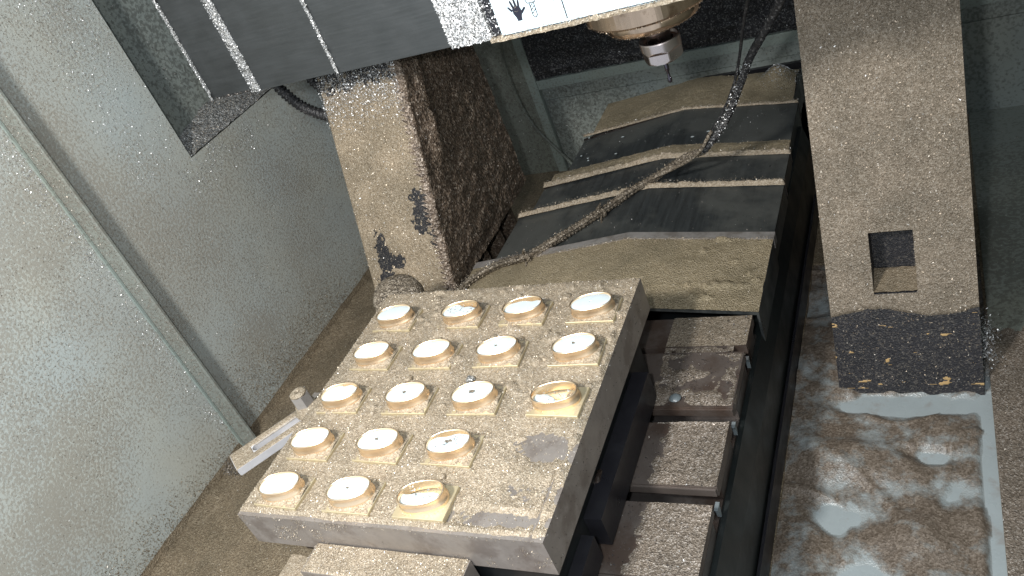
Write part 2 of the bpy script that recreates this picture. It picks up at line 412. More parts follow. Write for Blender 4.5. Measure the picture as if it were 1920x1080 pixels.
# back wall
YB = 1.10
bm = bmesh.new(); box(bm, -.92, .20, YB, YB + .003, ZF, -.0415); box(bm, -.92, -.5625, YB, YB + .003, -.041, .6)
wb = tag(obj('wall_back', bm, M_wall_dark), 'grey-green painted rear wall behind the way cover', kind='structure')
bm = bmesh.new(); box(bm, -.92, -.563, YB - .006, YB - .0005, ZF, .6)
obj('corner_panel', bm, M_wall_dirty, wb)
bm = bmesh.new(); box(bm, -.562, -.548, YB - .010, YB - .0005, ZF, .6); obj('frame_post', bm, M_clean, wb, bev=.0008)
bm = bmesh.new(); box(bm, -.5475, .15, YB - .009, YB - .0005, -.056, -.042); obj('frame_rail', bm, M_clean, wb, bev=.0008)
bm = bmesh.new(); box(bm, -.5475, .15, YB - .004, YB - .001, -.0415, .6)
rb = obj('rubber_curtain', bm, M_darkchips, wb)
grid('clinging_chips', (-.5475, YB - .0045, -.041), (1, 0, 0), (0, 0, 1), .56, .30, .003,
     lambda u, v: -.001 + .006 * fbm(u, v, 45, 21) + .005 * fbm(u, v, 170, 22) - .003 * sst(.012, .0, v), M_darkchips, wb)['kind'] = 'stuff'
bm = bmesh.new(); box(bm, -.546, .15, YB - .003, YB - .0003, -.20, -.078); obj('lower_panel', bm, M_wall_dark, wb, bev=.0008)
bm = bmesh.new(); prism(bm, [(-.37, -.0945), (-.16, -.0955), (-.16, -.0860), (-.30, -.0845)], 'y', YB - .0095, YB - .0032); obj('gap_shadow_strip', bm, M_black, wb)  # black strip put in as the shadow line behind the cover end
# right wall
bm = bmesh.new(); box(bm, .14, .143, -.05, 1.12, ZF, .7)
tag(obj('wall_right', bm, M_wall_dirty), 'dark grey-green wall at the far right edge', kind='structure')

# ------------------------------------------------------------------ coolant sump
def sump_h(u, v):
    # u from x=-.150, v from y=.20
    h = .0085 * fbm(u, v, 15, 61, 4) + .0022 * np.exp(-((np.sin(fbm(u, v, 9, 66, 2) * 19) / .35) ** 2)) + .003 * fbm(u, v, 70, 65) - .0026
    x = u - .150; y = v + .20
    def mound(cx, cy, rx, ry, hh, a=0):
        dx = (x - cx) * math.cos(a) + (y - cy) * math.sin(a); dy = -(x - cx) * math.sin(a) + (y - cy) * math.cos(a)
        return hh * np.exp(-((dx / rx) ** 2 + (dy / ry) ** 2) ** 1.6)
    h += mound(-.098, .515, .050, .022, .008, -.1) + mound(-.13, .62, .025, .08, .006) + mound(-.03, .55, .03, .02, .0045)
    h += mound(-.05, .44, .03, .02, .005) + mound(-.07, .33, .07, .035, .006) + mound(-.13, .42, .02, .05, .005)
    h -= mound(-.058, .585, .062, .012, .010) + mound(-.085, .40, .02, .014, .006) + mound(-.02, .49, .018, .016, .005)
    h -= mound(-.045, .375, .022, .018, .008) + mound(-.108, .455, .02, .015, .007) + mound(.010, .42, .008, .2, .009) + mound(-.035, .525, .02, .008, .006)
    h -= mound(-.095, .295, .03, .02, .006)
    return h
sm = grid('sump_bottom', (-.150, .20, -.2070), (1, 0, 0), (0, 1, 0), .164, .60, .0018, lambda u, v: np.maximum(sump_h(u, v), -.0003) + .0003, M_sump)
tag(sm, 'brown sludge and milky coolant lying in the sump at right', kind='structure')
bm = bmesh.new(); box(bm, -.1502, .0142, .20, .80, -.2095, -.2068)
tag(obj('coolant', bm, M_pool), 'milky white coolant pooled in the sump at right', kind='structure')

# ------------------------------------------------------------------ gantry columns
K = .3415; KL = math.hypot(1, K)
FU, FV = (1, 0, 0), (0, K, 1)
def fy(z): return .6012 + K * (z + .2)
def column(name, label, x0, x1, zb, pocket=None):
    t = thing(name, label, 'machine column', ((x0 + x1) / 2, .74, zb), 'leaning gantry columns')
    bm = bmesh.new(); zt = .36
    if not pocket:
        prism(bm, [(fy(zb), zb), (fy(zt), zt), (.88, zt), (.88, zb)], 'x', x0, x1)
        obj('casting', bm, M_castpaint, t, bev=.0025)
    else:
        px0, px1, pz0, pz1 = pocket
        # casting built round a rectangular pocket
        prism(bm, [(fy(zb), zb), (fy(pz0), pz0), (.88, pz0), (.88, zb)], 'x', x0, x1)
        prism(bm, [(fy(pz1), pz1), (fy(zt), zt), (.88, zt), (.88, pz1)], 'x', x0, x1)
        prism(bm, [(fy(pz0), pz0), (fy(pz1), pz1), (.88, pz1), (.88, pz0)], 'x', x0, px0)
        prism(bm, [(fy(pz0), pz0), (fy(pz1), pz1), (.88, pz1), (.88, pz0)], 'x', px1, x1)
        obj('casting', bm, M_castpaint, t)
        bm = bmesh.new(); prism(bm, [(fy(pz0) + .030, pz0), (fy(pz1) + .022, pz1), (.8, pz1), (.8, pz0)], 'x', px0, px1)
        obj('pocket_back', bm, M_castpaint, t)
        grid('pocket_chips', (px0, fy(pz0) - .0003, pz0), (1, 0, 0), (0, 1, 0), px1 - px0, .0305, .001,
             lambda u, v: .0012 + .0035 * sst(.004, .030, v) + .0012 * fbm(u, v, 260, 31), M_sand_col, t)['kind'] = 'stuff'
    return t
XL0, XL1 = -.6145, -.509
XR0, XR1 = -.1105, .009
cl = column('gantry_column', 'left leaning machine column coated in tan swarf with a dark brown side face', XL0, XL1, -.09)
cr = column('gantry_column', 'right leaning machine column with a square pocket and bare black foot', XR0, XR1, -.2085, (-.0725, -.037, -.112, -.058))

def crust_L(u, v):                      # u across, v up the slope from z=-.09
    x = XL0 + u; z = -.09 + v / KL
    h = .0009 + .0009 * fbm(u, v, 90, 41, 3) + .0005 * fbm(u, v, 330, 42, 2)
    bare = lambda cx, cz, rx, rz: np.exp(-(((x - cx) / rx) ** 2 + ((z - cz) / rz) ** 2))
    b = bare(-.5695, -.046, .010, .009) + .95 * bare(-.590, -.032, .012, .03) + .85 * bare(-.525, .006, .018, .028) + .85 * bare(-.592, -.07, .02, .012) + .5 * bare(-.56, -.085, .05, .01) + .45 * bare(-.515, -.03, .012, .06)
    h -= .0042 * b * (-.1 + 1.5 * (.4 * fbm(u, v, 110, 43, 3) + .6 * fbm(u, v, 380, 48, 2)))
    h -= .0052 * sst(.115, .165, z) * (.35 * fbm(u, v, 90, 44) + .65 * fbm(u, v, 420, 49, 2))
    return np.minimum(h, .0007 + sst(0, .0015, u) * .01)
g = grid('chip_crust', (XL0, fy(-.09), -.09), FU, FV, XL1 - XL0, .43 * KL, .0013, crust_L, M_sand_col, cl); g['kind'] = 'stuff'
def crust_R(u, v):
    x = XR0 + u; z = -.2 + v / KL
    edge = -.131 + .006 * (fbm(u, v, 60, 51) - .5) + .004 * np.sin(x * 60)
    h = .0010 + .0008 * fbm(u, v, 90, 52) + .0005 * fbm(u, v, 340, 53, 2)
    h = h - .0045 * sst(edge + .004, edge - .004, z)
    d = (x + .055) / .021; e = (z + .082) / .030
    rim = sst(1.25, .95, np.maximum(abs(d), abs(e)))
    h -= .0012 * rim
    return h
def drop_R(u, v):
    x = XR0 + u; z = -.2 + v / KL
    return (x > -.0725) & (x < -.037) & (z > -.112) & (z < -.058)
g = grid('chip_crust', (XR0, fy(-.2), -.2), FU, FV, XR1 - XR0, .5 * KL, .0013, crust_R, M_sand_dull, cr, drop_R); g['kind'] = 'stuff'
# chipped ochre primer on the right column's foot
def ochre(u, v):
    x = XR0 + u; z = -.2 + v / KL
    n = fbm(u * .8, v * 2.4, 110, 54, 4)
    thr = .765 - .09 * np.exp(-((z + .178) / .005) ** 2) * (x > -.07) * (x < -.03) - .10 * np.exp(-((z + .194) / .005) ** 2) - .07 * np.exp(-((x - XR0) / .010) ** 2) - .05 * np.exp(-((x - XR1) / .008) ** 2)
    return -.001 + .0013 * (n > thr) * (z < -.132)
g = grid('primer_patches', (XR0, fy(-.2), -.2), FU, FV, XR1 - XR0, .075 * KL, .0009, ochre, M_ochre, cr, smooth=False); g['kind'] = 'stuff'
# left column: wet dark side face
def crust_side(u, v):                   # u along +y from the front edge, v up
    y = .62 + u; z = -.09 + v
    h = .0016 + .004 * fbm(u * .8, v * 1.6, 60, 45, 3) + .0022 * fbm(u, v, 210, 46, 2)
    h += .010 * np.exp(-(((y - .735 - .25 * (z - .1)) / .012) ** 2)) * sst(.02, .08, z) * fbm(u, v, 50, 47)
    h -= .05 * sst(.004, -.012, y - fy(z) + .003)
    return h
g = grid('wet_chips', (XL1, .62, -.09), (0, 1, 0), (0, 0, 1), .26, .34, .0019, crust_side, M_rust, cl); g['kind'] = 'stuff'
# pedestal with ribs below it
bm = bmesh.new(); box(bm, XL0 + .01, XL1 - .045, .66, .87, ZF, -.0905)
obj('pedestal', bm, M_void, cl, bev=.002)
for k in range(4):
    bm = bmesh.new(); y = .70 + k * .045
    prism(bm, [(XL1 - .044, ZF), (XL1 - .006, ZF), (XL1 - .012, -.0908), (XL1 - .044, -.0908)], 'y', y, y + .008)
    obj('rib', bm, M_rust, cl, bev=.001)

# flakes on column fronts
F_dull = mat_flakes('swarf_dull', [(0, (.32, .265, .20)), (.35, (.38, .32, .25)), (.6, (.26, .21, .16)), (.90, (.50, .46, .40)), (.985, (.85, .84, .82))], metal=.45, rough=.45)
for (x0, w, zb, h, mt, par, nm, cnt, fn) in ((XL0, XL1 - XL0, -.09, .43 * KL, F_tan, cl, 'l', 16000, crust_L), (XR0, XR1 - XR0, -.2, .5 * KL, F_dull, cr, 'r', 20000, crust_R)):
    C, n, u, v = scatter((x0, fy(zb), zb), FU, FV, w, h, cnt)
    hh = fn(u, v); k = (hh > 0) | (rng.random(len(hh)) < .24)
    if nm == 'r': k &= ~drop_R(u, v)
    flakes('loose_chips', C[k] + np.maximum(hh[k], 0)[:, None] * n, n, (.0006, .0019), mt, tilt=1.1, parent=par)
C, n, u, v = scatter((XL0, fy(.09), .10), FU, FV, XL1 - XL0, .1, 9000, lambda u, v: sst(.0, .05, v) * .9 + .1)
flakes('silver_chips', C + .001 * n, n, (.0007, .002), F_silver, tilt=1.2, parent=cl)
C, n, u, v = scatter((XL1, .64, -.09), (0, 1, 0), (0, 0, 1), .24, .32, 9000, lambda u, v: .25 + .75 * sst(.15, .25, v) * (fbm(u, v, 30, 3) > .45))
k = crust_side(u + .02, v) > 0; hh = crust_side(u + .02, v)
flakes('loose_chips', C[k] + hh[k, None] * n, n, (.0006, .002), F_dark, tilt=1.2, parent=cl)

# ------------------------------------------------------------------ gantry beam with telescopic cover
beam = thing('gantry_beam', 'grey telescopic steel cover along the front of the gantry beam', 'machine beam', (-.4, .66, .1835))
ZBm = .1835
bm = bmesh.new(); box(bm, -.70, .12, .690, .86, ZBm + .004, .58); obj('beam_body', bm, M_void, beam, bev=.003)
for x0, x1, y in ((-.706, -.6285, .660), (-.6440, -.5225, .6565), (-.5285, -.3300, .653)):
    bm = bmesh.new(); prism(bm, [(x0, y), (x1, y), (x1, y + .0025), (x0 + .002, y + .0025)], 'z', ZBm, .56)
    obj('cover_plate', bm, M_bellow, beam, bev=.0005)
bm = bmesh.new(); box(bm, -.706, -.10, .6635, .6895, ZBm + .0015, ZBm + .0035); obj('bottom_plate', bm, M_steel_dark, beam)
for x, w, yy, sd in ((-.7065, .003, .6595, 1), (-.6438, .0125, .6562, 2), (-.5285, .0032, .6526, 3)):
    g = grid('seam_chips', (x, yy, ZBm), (1, 0, 0), (0, 0, 1), w, .25, .0008,
             lambda u, v: .0004 + .0022 * fbm(u, v, 330, 70 + sd) - .003 * sst(w * .22, 0, np.minimum(u, w - u) + .0018 * fbm(u, v, 160, 77) - .0008), M_greychips, beam); g['kind'] = 'stuff'
    C, n, u, v = scatter((x, yy, ZBm), (1, 0, 0), (0, 0, 1), w, .25, int(900 + 330000 * w))
    flakes('seam_flakes', C + .0012 * n, n, (.0008, .0020), F_silver, tilt=1.3, parent=beam)
# brown chips hanging along the underside edge
C, n, u, v = scatter((-.70, .6600, ZBm), (1, 0, 0), (0, 0, 1), .37, .0022, 1800)
flakes('edge_chips', C, n, (.0007, .0016), F_dark, tilt=1.5, parent=beam)
# side plate of the beam, far left, dusted with chips
# ------------------------------------------------------------------ spindle head
head = thing('spindle_head', 'boxed spindle head with a white pictogram label and a chip-coated side plate', 'spindle head', (-.18, .56, .2325))
ZH = .2325
bm = bmesh.new(); box(bm, -.270, .05, .5015, .63, ZH + .001, .40); obj('housing', bm, M_black, head, bev=.004, seg=3)
bm = bmesh.new(); box(bm, -.3035, -.2705, .5035, .63, ZH, .40); sp = obj('side_plate', bm, M_greychips, head, bev=.002)
g = grid('plate_chips', (-.3035, .5030, ZH), (1, 0, 0), (0, 0, 1), .0345, .12, .0009,
         lambda u, v: .0006 + .0030 * fbm(u, v, 210, 81) - .004 * sst(.003, 0, .0345 - u + .004 * (fbm(u, v, 120, 4) - .5)), M_greychips, head); g['kind'] = 'stuff'
C, n, u, v = scatter((-.3040, .5030, ZH), (1, 0, 0), (0, 0, 1), .0325, .07, 7000)
flakes('plate_flakes', C + .0022 * n, n, (.0008, .0024), F_silver, tilt=1.3, parent=head)
bm = bmesh.new(); box(bm, -.2625, .045, .4995, .5012, ZH + .0006, .40); lab = obj('warning_label', bm, M_label, head)
YLb = .4993
def flat(name, poly, mat=M_ink, par=lab):
    bm = bmesh.new(); prism(bm, poly, 'y', YLb, YLb + .0001); return obj(name, bm, mat, par)
# black hand pictogram, fingers upward
def hand(cx, cz, s):
    fingers = [(-.0052, .004, -.62, .0052, .00085), (-.0026, .0058, -.22, .0078, .0009), (.0000, .0062, -.02, .0086, .0009), (.0024, .0056, .20, .0074, .00085), (.0042, .001, .85, .0062, .0009)]
    bm = bmesh.new()
    palm = [(-.0021, -.0062), (.0021, -.0062), (.0026, -.003), (.0042, .0006), (.0038, .0042), (.0026, .0064), (.0000, .007), (-.0026, .0066), (-.0044, .004), (-.0040, .0002), (-.0026, -.003)]
    prism(bm, [(cx + a * s, cz + b * s) for a, b in palm], 'y', YLb, YLb + .0001)
    for i, (x, z, a, L, w) in enumerate(fingers):
        dx, dz = math.sin(a), math.cos(a); px, pz = dz, -dx; bx, bz = x - dx * .001, z - dz * .001; q = []
        for t, ww in ((0, 1.25), (.85, .95), (.97, .6), (1.0, .2)): q.append((bx + dx * L * t + px * w * ww, bz + dz * L * t + pz * w * ww))
        for t, ww in ((1.0, .2), (.97, .6), (.85, .95), (0, 1.25)): q.append((bx + dx * L * t - px * w * ww, bz + dz * L * t - pz * w * ww))
        prism(bm, [(cx + a_ * s, cz + b_ * s) for a_, b_ in q], 'y', YLb - .00002 * (i + 1), YLb + .0001 - .00002 * (i + 1))
    return obj('hand_symbol', bm, M_ink, lab)
hand(-.2462, .2458, .76)
def stroke(name, pts, w):
    bm = bmesh.new()
    for i, ((a, b), (c, d)) in enumerate(zip(pts, pts[1:])):
        L = math.hypot(c - a, d - b); nx, nz = -(d - b) / L * w / 2, (c - a) / L * w / 2
        prism(bm, [(a + nx, b + nz), (c + nx, d + nz), (c - nx, d - nz), (a - nx, b - nz)], 'y', YLb - .00001 * (i % 3), YLb + .0001 - .00001 * (i % 3))
    return obj(name, bm, M_ink, lab)
bx, bz = -.2345, .2452
stroke('drill_symbol', [(bx - .0052, bz + .0125), (bx + .0040, bz + .0125), (bx + .0040, bz + .0085), (bx - .0052, bz + .0085), (bx - .0052, bz + .0125)], .00048)
stroke('drill_symbol', [(bx - .0040, bz + .0085), (bx - .0032, bz + .0058), (bx + .0024, bz + .0058), (bx + .0032, bz + .0085)], .00048)
stroke('drill_symbol', [(bx - .0018, bz + .0058), (bx - .0018, bz - .0028), (bx - .0004, bz - .0044), (bx + .0012, bz - .0028), (bx + .0012, bz + .0058)], .00048)
for k in range(3):
    stroke('drill_symbol', [(bx - .0018, bz - .0016 + k * .0024), (bx + .0012, bz + .0012 + k * .0024)], .0004)
stroke('arrow_symbol', [(-.2246, .262), (-.2246, .2545)], .0006)
flat('arrow_symbol', [(-.2262, .2548), (-.2230, .2548), (-.2246, .2515)])
stroke('divider_line', [(-.2142, ZH + .0032), (-.2142, .30)], .0007)
stroke('drill_symbol', [(-.2045, .262), (-.2075, .256), (-.2060, .2535)], .00048)
stroke('border_line', [(-.2620, ZH + .0012), (.04, ZH + .0012)], .0006)
# tan chips along the lower edge of the label
g = grid('label_edge_chips', (-.272, .4990, ZH - .0018), (1, 0, 0), (0, 0, 1), .16, .0040, .0007,
         lambda u, v: -.0012 + .0030 * fbm(u, v * .5, 260, 91) + .0010 - .004 * sst(.0026, .0040, v + .0016 * fbm(u, v, 130, 92)), M_sand, head); g['kind'] = 'stuff'
C, n, u, v = scatter((-.272, .4985, ZH - .001), (1, 0, 0), (0, 0, 1), .16, .0045, 1100, lambda u, v: 1 - sst(.001, .0045, v))
flakes('edge_flakes', C, n, (.0006, .0022), F_tan, tilt=1.5, aspect=(1, 6), parent=head)
C, n, u, v = scatter((-.271, .5010, ZH), (1, 0, 0), (0, 0, 1), .008, .05, 420, lambda u, v: .75)
flakes('margin_flakes', C, n, (.0005, .0015), F_silver, tilt=1.2, parent=head)
C, n, u, v = scatter((-.262, .4992, ZH), (1, 0, 0), (0, 0, 1), .12, .03, 260)
flakes('label_flakes', C, n, (.0004, .0014), F_tan, tilt=1.2, aspect=(1, 7), parent=head)
CX, CY = -.1790, .560
bm = bmesh.new(); lathe(bm, [(0, .2405), (.0455, .2405), (.0455, .2145), (.0445, .2130), (.0430, .2125), (0, .2125)], (CX, CY, 0), 72)
obj('spindle_flange', bm, M_flange, head)
bm = bmesh.new(); lathe(bm, [(0, .2128), (.0330, .2128), (.0330, .2030), (.0318, .2018), (0, .2018)], (CX, CY, 0), 64)
obj('spindle_nose', bm, M_flange, head, smooth=True)
bm = bmesh.new(); lathe(bm, [(0, .2020), (.0098, .2020), (.0098, .1925), (.0086, .1915), (.0086, .1855), (0, .1855)], (CX, CY, 0), 40)
obj('spindle_shaft', bm, M_chrome, head, smooth=True)
def nut_r(a, z):
    ap = .0126 + .0040 * max(0.0, min(1.0, (z - .1795) / .0045))
    t = (math.degrees(a) - 2) % 60 - 30
    R = .0146 if z > .1740 else .0146 - (.1740 - z) * .9
    return min(ap / math.cos(math.radians(t)), R)
bm = bmesh.new(); rings = []
for z in [.1722 + .0006 * i for i in range(25)] + [.1872, .1880]:
    rings.append([bm.verts.new((CX + nut_r(2 * math.pi * k / 96, z) * math.cos(2 * math.pi * k / 96) * (.985 if z > .1875 else 1), CY + nut_r(2 * math.pi * k / 96, z) * math.sin(2 * math.pi * k / 96) * (.985 if z > .1875 else 1), z)) for k in range(96)])
for A, B in zip(rings, rings[1:]):
    for k in range(96): bm.faces.new((A[k], A[(k + 1) % 96], B[(k + 1) % 96], B[k]))
bm.faces.new(rings[0][::-1])
top = rings[-1]
for rr_, zz_ in ((.0132, .1880), (.0122, .1862), (.0100, .1858)):
    nx = [bm.verts.new((CX + rr_ * math.cos(2 * math.pi * k / 96), CY + rr_ * math.sin(2 * math.pi * k / 96), zz_)) for k in range(96)]
    for k in range(96): bm.faces.new((top[k], top[(k + 1) % 96], nx[(k + 1) % 96], nx[k]))
    top = nx
obj('collet_nut', bm, M_chrome, head)
bm = bmesh.new(); lathe(bm, [(0, .1720), (.0016, .1720), (.0016, .1625), (.0011, .1615), (.0011, .1572), (.0016, .1560), (.0016, .1535), (.0008, .1528), (0, .1527)], (CX, CY, 0), 16)
obj('cutting_tool', bm, M_carb, head, smooth=True)
F_brown_rim = mat_flakes('swarf_rust', [(0, (.28, .20, .13)), (.5, (.20, .14, .09)), (.8, (.42, .34, .26))], metal=.4, rough=.45)
# rusty drip ring of chips around the flange rims
for r, z in ((.0450, .2135), (.0327, .2028)):
    a = rng.uniform(-math.pi, math.pi, 420); C = np.stack([CX + r * np.cos(a), CY + r * np.sin(a), z + rng.normal(0, .0004, 420)], 1)
    flakes('rim_chips', C, (0, -.7, -.2), (.0005, .0012), F_brown_rim, tilt=1.5, parent=head)

# ------------------------------------------------------------------ way cover
wc = thing('way_cover', 'telescopic steel way cover running back from the table, dark and scraped', 'way cover', (-.32, .8, -.2))
RX = -.305
def roofpan(name, y0, y1, xl, xr, dz, mat, lipmat=None, drop=0):
    """one gabled cover plate with side skirts, ends at y1"""
    zl, zr, zc = -.086 + dz, -.080 + dz, -.064 + dz
    bm = bmesh.new(); t = .0022
    prof = [(xl, -.19), (xl, zl), (RX, zc), (xr, zr), (xr, -.19), (xr - t, -.19), (xr - t, zr - t), (RX, zc - t), (xl + t, zl - t), (xl + t, -.19)]
    prism(bm, prof, 'y', y0, y1)
    return obj(name, bm, mat, wc, bev=.0005)
pans = [(.5735, .682, -.500, -.1600, 0, M_cover_dirt), (.600, .787, -.480, -.1615, -.0030, M_cover), (.70, .856, -.470, -.1635, -.0060, M_cover), (.80, .980, -.452, -.1665, -.009, M_cover), (.90, 1.070, -.440, -.1720, -.0120, M_cover_dirt)]
pans_o = []
for y0, y1, xl, xr, dz, mt in pans: pans_o.append(roofpan('cover_panel', y0, y1, xl, xr, dz, M_cover))
pans_o[0]['label'] = 'front cover plate caked with olive-brown dust'
# bare metal wiper lip on the first panel, standing a little proud
bm = bmesh.new(); prism(bm, [(-.5005, -.090), (-.5005, -.0845), (RX, -.0625), (-.1595, -.0785), (-.1595, -.090)], 'y', .6825, .6935)
obj('wiper_lip', bm, M_steel, wc, bev=.0006)
bm = bmesh.new(); prism(bm, [(-.4815, -.10), (-.4815, -.0872), (RX, -.0652), (-.1605, -.0812), (-.1605, -.10)], 'y', .7875, .7900); obj('wiper_lip', bm, M_steel_dark, wc)
bm = bmesh.new(); prism(bm, [(-.4712, -.10), (-.4712, -.0902), (RX, -.0682), (-.1628, -.0842), (-.1628, -.10)], 'y', .8565, .8600); obj('wiper_lip', bm, M_steel_dark, wc)
bm = bmesh.new(); prism(bm, [(-.4530, -.11), (-.4530, -.0935), (RX, -.0715), (-.1658, -.0875), (-.1658, -.11)], 'y', .9805, .9830); obj('wiper_lip', bm, M_steel_dark, wc)
bm = bmesh.new(); box(bm, -.43, -.175, 1.0705, 1.0995, ZF, -.099); obj('end_box', bm, M_castpaint, wc)
def roofz(x, dz): return np.where(x < RX, -.086 + dz + (x + .5) / (RX + .5) * .022, -.064 + dz - (x - RX) / (-.16 - RX) * .016)
def band(name, y0, y1, xl, xr, dz, hf, mat, res=.0013):
    o = grid(name, (xl, y0, 0), (1, 0, 0), (0, 1, 0), xr - xl, y1 - y0, res, lambda u, v: hf(u, v), mat, wc)
    n = len(o.data.vertices); co = np.empty(n * 3, np.float32); o.data.vertices.foreach_get('co', co); co = co.reshape(-1, 3)
    co[:, 2] += roofz(co[:, 0], dz); o.data.vertices.foreach_set('co', co.ravel()); o.data.update(); o['kind'] = 'stuff'; return o
def bandflakes(y0, y1, xl, xr, dz, n, mat, up=.0015, size=(.0006, .0018)):
    C = np.stack([rng.uniform(xl, xr, n), rng.uniform(y0, y1, n), np.zeros(n)], 1); C[:, 2] = roofz(C[:, 0], dz) + up * rng.random(n)
    return flakes('loose_chips', C, (0, 0, 1), size, mat, tilt=1.1, parent=wc)
edge = lambda L, W: (lambda u, v: np.minimum(np.minimum(v, W - v), np.minimum(u, L - u) * 2))
def strip(y, xl, xr, dz, w, h, sd, mat=M_sand):
    e = edge(xr - xl, w)
    band('chip_ridge', y - w / 2, y + w / 2, xl, xr, dz, lambda u, v: -.001 + h * sst(0, w * .5, e(u, v)) * (.55 + .8 * fbm(u, v, 190, sd)) + .0008 * fbm(u, v, 50, sd + 1), mat, .0009)
    bandflakes(y - w / 2, y + w / 2, xl, xr, dz, int(5200 * (xr - xl)), F_tan, h + .001)
strip(.7875, -.480, -.1605, -.0015, .0085, .0046, 101)
strip(.8570, -.470, -.1620, -.0050, .0090, .0050, 103)
strip(.9815, -.452, -.166, -.0082, .0045, .0026, 105)
strip(.6815, -.485, -.165, .0004, .0035, .0014, 107)
e3 = edge(.30, .030)
band('chip_band', .859, .889, -.466, -.166, -.009, lambda u, v: -.0008 + .0020 * fbm(u, v, 120, 111) + .0016 * sst(0, .01, e3(u, v)), M_cover_dirt)
bandflakes(.859, .889, -.465, -.166, -.009, 1500, F_tan, .0015)
band('chip_band', .983, 1.070, -.439, -.173, -.012, lambda u, v: .0004 + .0035 * fbm(u, v, 26, 112) + .0012 * fbm(u, v, 180, 113) + .022 * np.exp(-(((u - .245) / .020) ** 2 + ((v - .058) / .018) ** 2)), M_cover_dirt)
bandflakes(.983, 1.07, -.439, -.173, -.012, 2600, F_tan, .003)
C = np.stack([-.194 + rng.normal(0, .012, 700), 1.041 + rng.normal(0, .011, 700), np.zeros(700)], 1)
C[:, 2] = roofz(C[:, 0], -.012) + .022 * np.exp(-(((C[:, 0] + .194) / .020) ** 2 + ((C[:, 1] - 1.041) / .018) ** 2)) + .004
flakes('silver_chips', C, (0, 0, 1), (.0008, .0022), F_silver, tilt=1.2, parent=wc)
band('dust_layer', .5736, .6815, -.4998, -.1601, 0, lambda u, v: .0003 + .0012 * fbm(u, v, 60, 114) + .0006 * fbm(u, v, 260, 115) + .0035 * sst(.66, .85, fbm(u, v, 55, 116)) * (u > .22), M_cover_dirt, .0016)
bandflakes(.575, .681, -.4995, -.1605, 0, 2600, F_tan, .0014, (.0004, .0013))
bandflakes(.69, .856, -.475, -.165, -.0035, 900, F_dark, .0006, (.0006, .0018))
bandflakes(.86, .98, -.45, -.168, -.009, 350, F_silver, .0006, (.0004, .0012))
# small blobs of white coolant on the third/fourth plate
for k in range(9):
    x = random.uniform(-.445, -.38) if k < 6 else random.uniform(-.30, -.20); y = random.choice([random.uniform(.90, .975), .972])
    bm = bmesh.new(); lathe(bm, [(0, .0008), (.0012, .0006), (.0019, 0)], (0, 0, 0), 10)
    o = obj('coolant_drop', bm, M_cool, wc, smooth=True); o.location = (x, y, float(roofz(np.array(x), -.009)) + .0003); o.scale = (random.uniform(.7, 1.7), random.uniform(.5, 1), 1)

# ------------------------------------------------------------------ machine bed beside the table
bed = thing('machine_bed', 'dark painted machine bed standing under the table and way cover', 'machine bed', (-.33, .55, ZF))
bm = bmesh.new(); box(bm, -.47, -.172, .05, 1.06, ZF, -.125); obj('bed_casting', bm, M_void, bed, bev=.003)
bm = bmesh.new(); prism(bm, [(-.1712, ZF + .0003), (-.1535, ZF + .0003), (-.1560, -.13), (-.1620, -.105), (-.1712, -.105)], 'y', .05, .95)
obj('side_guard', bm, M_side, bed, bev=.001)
bm = bmesh.new(); box(bm, -.1530, -.1505, .05, .90, ZF + .0003, -.172); obj('guard_rail', bm, M_black, bed, bev=.0006)

# ------------------------------------------------------------------ T-slot table
tb = thing('work_table', 'cast iron T-slot table with swarf lying on its strips', 'machine table', (-.33, .4, -.08))
ZT = -.080; TX0, TX1 = -.500, -.1650
strips = [(.5315, .5700), (.4600, .5245), (.3815, .4430), (.3035, .3650), (.2255, .2870), (.1475, .2090)]
for i, (y0, y1) in enumerate(strips):
    bm = bmesh.new(); box(bm, TX0, TX1 - .0008 * (i % 2), y0, y1, ZT - .009, ZT); obj('table_strip', bm, M_tablesteel, tb, bev=.0012)
ys = [strips[0][1]] + [y for s in strips for y in (s[0], s[1])][0:0]
for (a, _), (_, b) in zip(strips, strips[1:]):
    pass
for i in range(len(strips)):
    y0, y1 = strips[i]; bm = bmesh.new(); box(bm, TX0, TX1 - .0006, y0 + .008, y1 - .008, ZT - .022, ZT - .0092); obj('slot_web', bm, M_steel_dark, tb)
bm = bmesh.new(); box(bm, TX0, TX1 - .0012, .10, .571, ZT - .044, ZT - .0222); obj('table_body', bm, M_steel_dark, tb, bev=.001)
# thin bright machined lip along the slot edges
for y in (.4600, .3815, .3035):
    bm = bmesh.new(); box(bm, TX0, TX1 - .001, y - .0022, y - .0003, ZT - .0075, ZT - .0012); obj('slot_lip', bm, M_tablesteel, tb, bev=.0006)
def tgrid(y0, y1, hf, mat, x0=-.235, x1=TX1, nm='strip_chips'):
    o = grid(nm, (x0, y0, ZT), (1, 0, 0), (0, 1, 0), x1 - x0, y1 - y0, .0012, hf, mat, tb); o['kind'] = 'stuff'; return o
def rimfall(u, v, L, W): return .003 * sst(.002, 0, np.minimum(np.minimum(v, W - v), L - u))
tgrid(.5315, .5700, lambda u, v: .0004 + .0012 * fbm(u, v, 150, 121), M_sand_dull)
tgrid(.4600, .5245, lambda u, v: -.0010 + .0085 * (fbm(u, v, 38, 122, 4) - .30) * sst(0, .03, v + .01) + .0010 * fbm(u, v, 200, 124) - rimfall(u, v, .07, .0645), M_wetchips)
tgrid(.3815, .4430, lambda u, v: -.0018 * sst(.035, .0, u) - .0004 + .0014 * fbm(u, v, 45, 125) + .0008 * fbm(u, v, 250, 126) + .0009 * sst(.0595, .0615, v) + .001 * sst(.067, .07, u), M_wetchips)
tgrid(.3035, .3650, lambda u, v: -.0018 * sst(.035, .0, u) - .0003 + .0012 * fbm(u, v, 45, 127) + .0009 * fbm(u, v, 250, 128), M_wetchips)
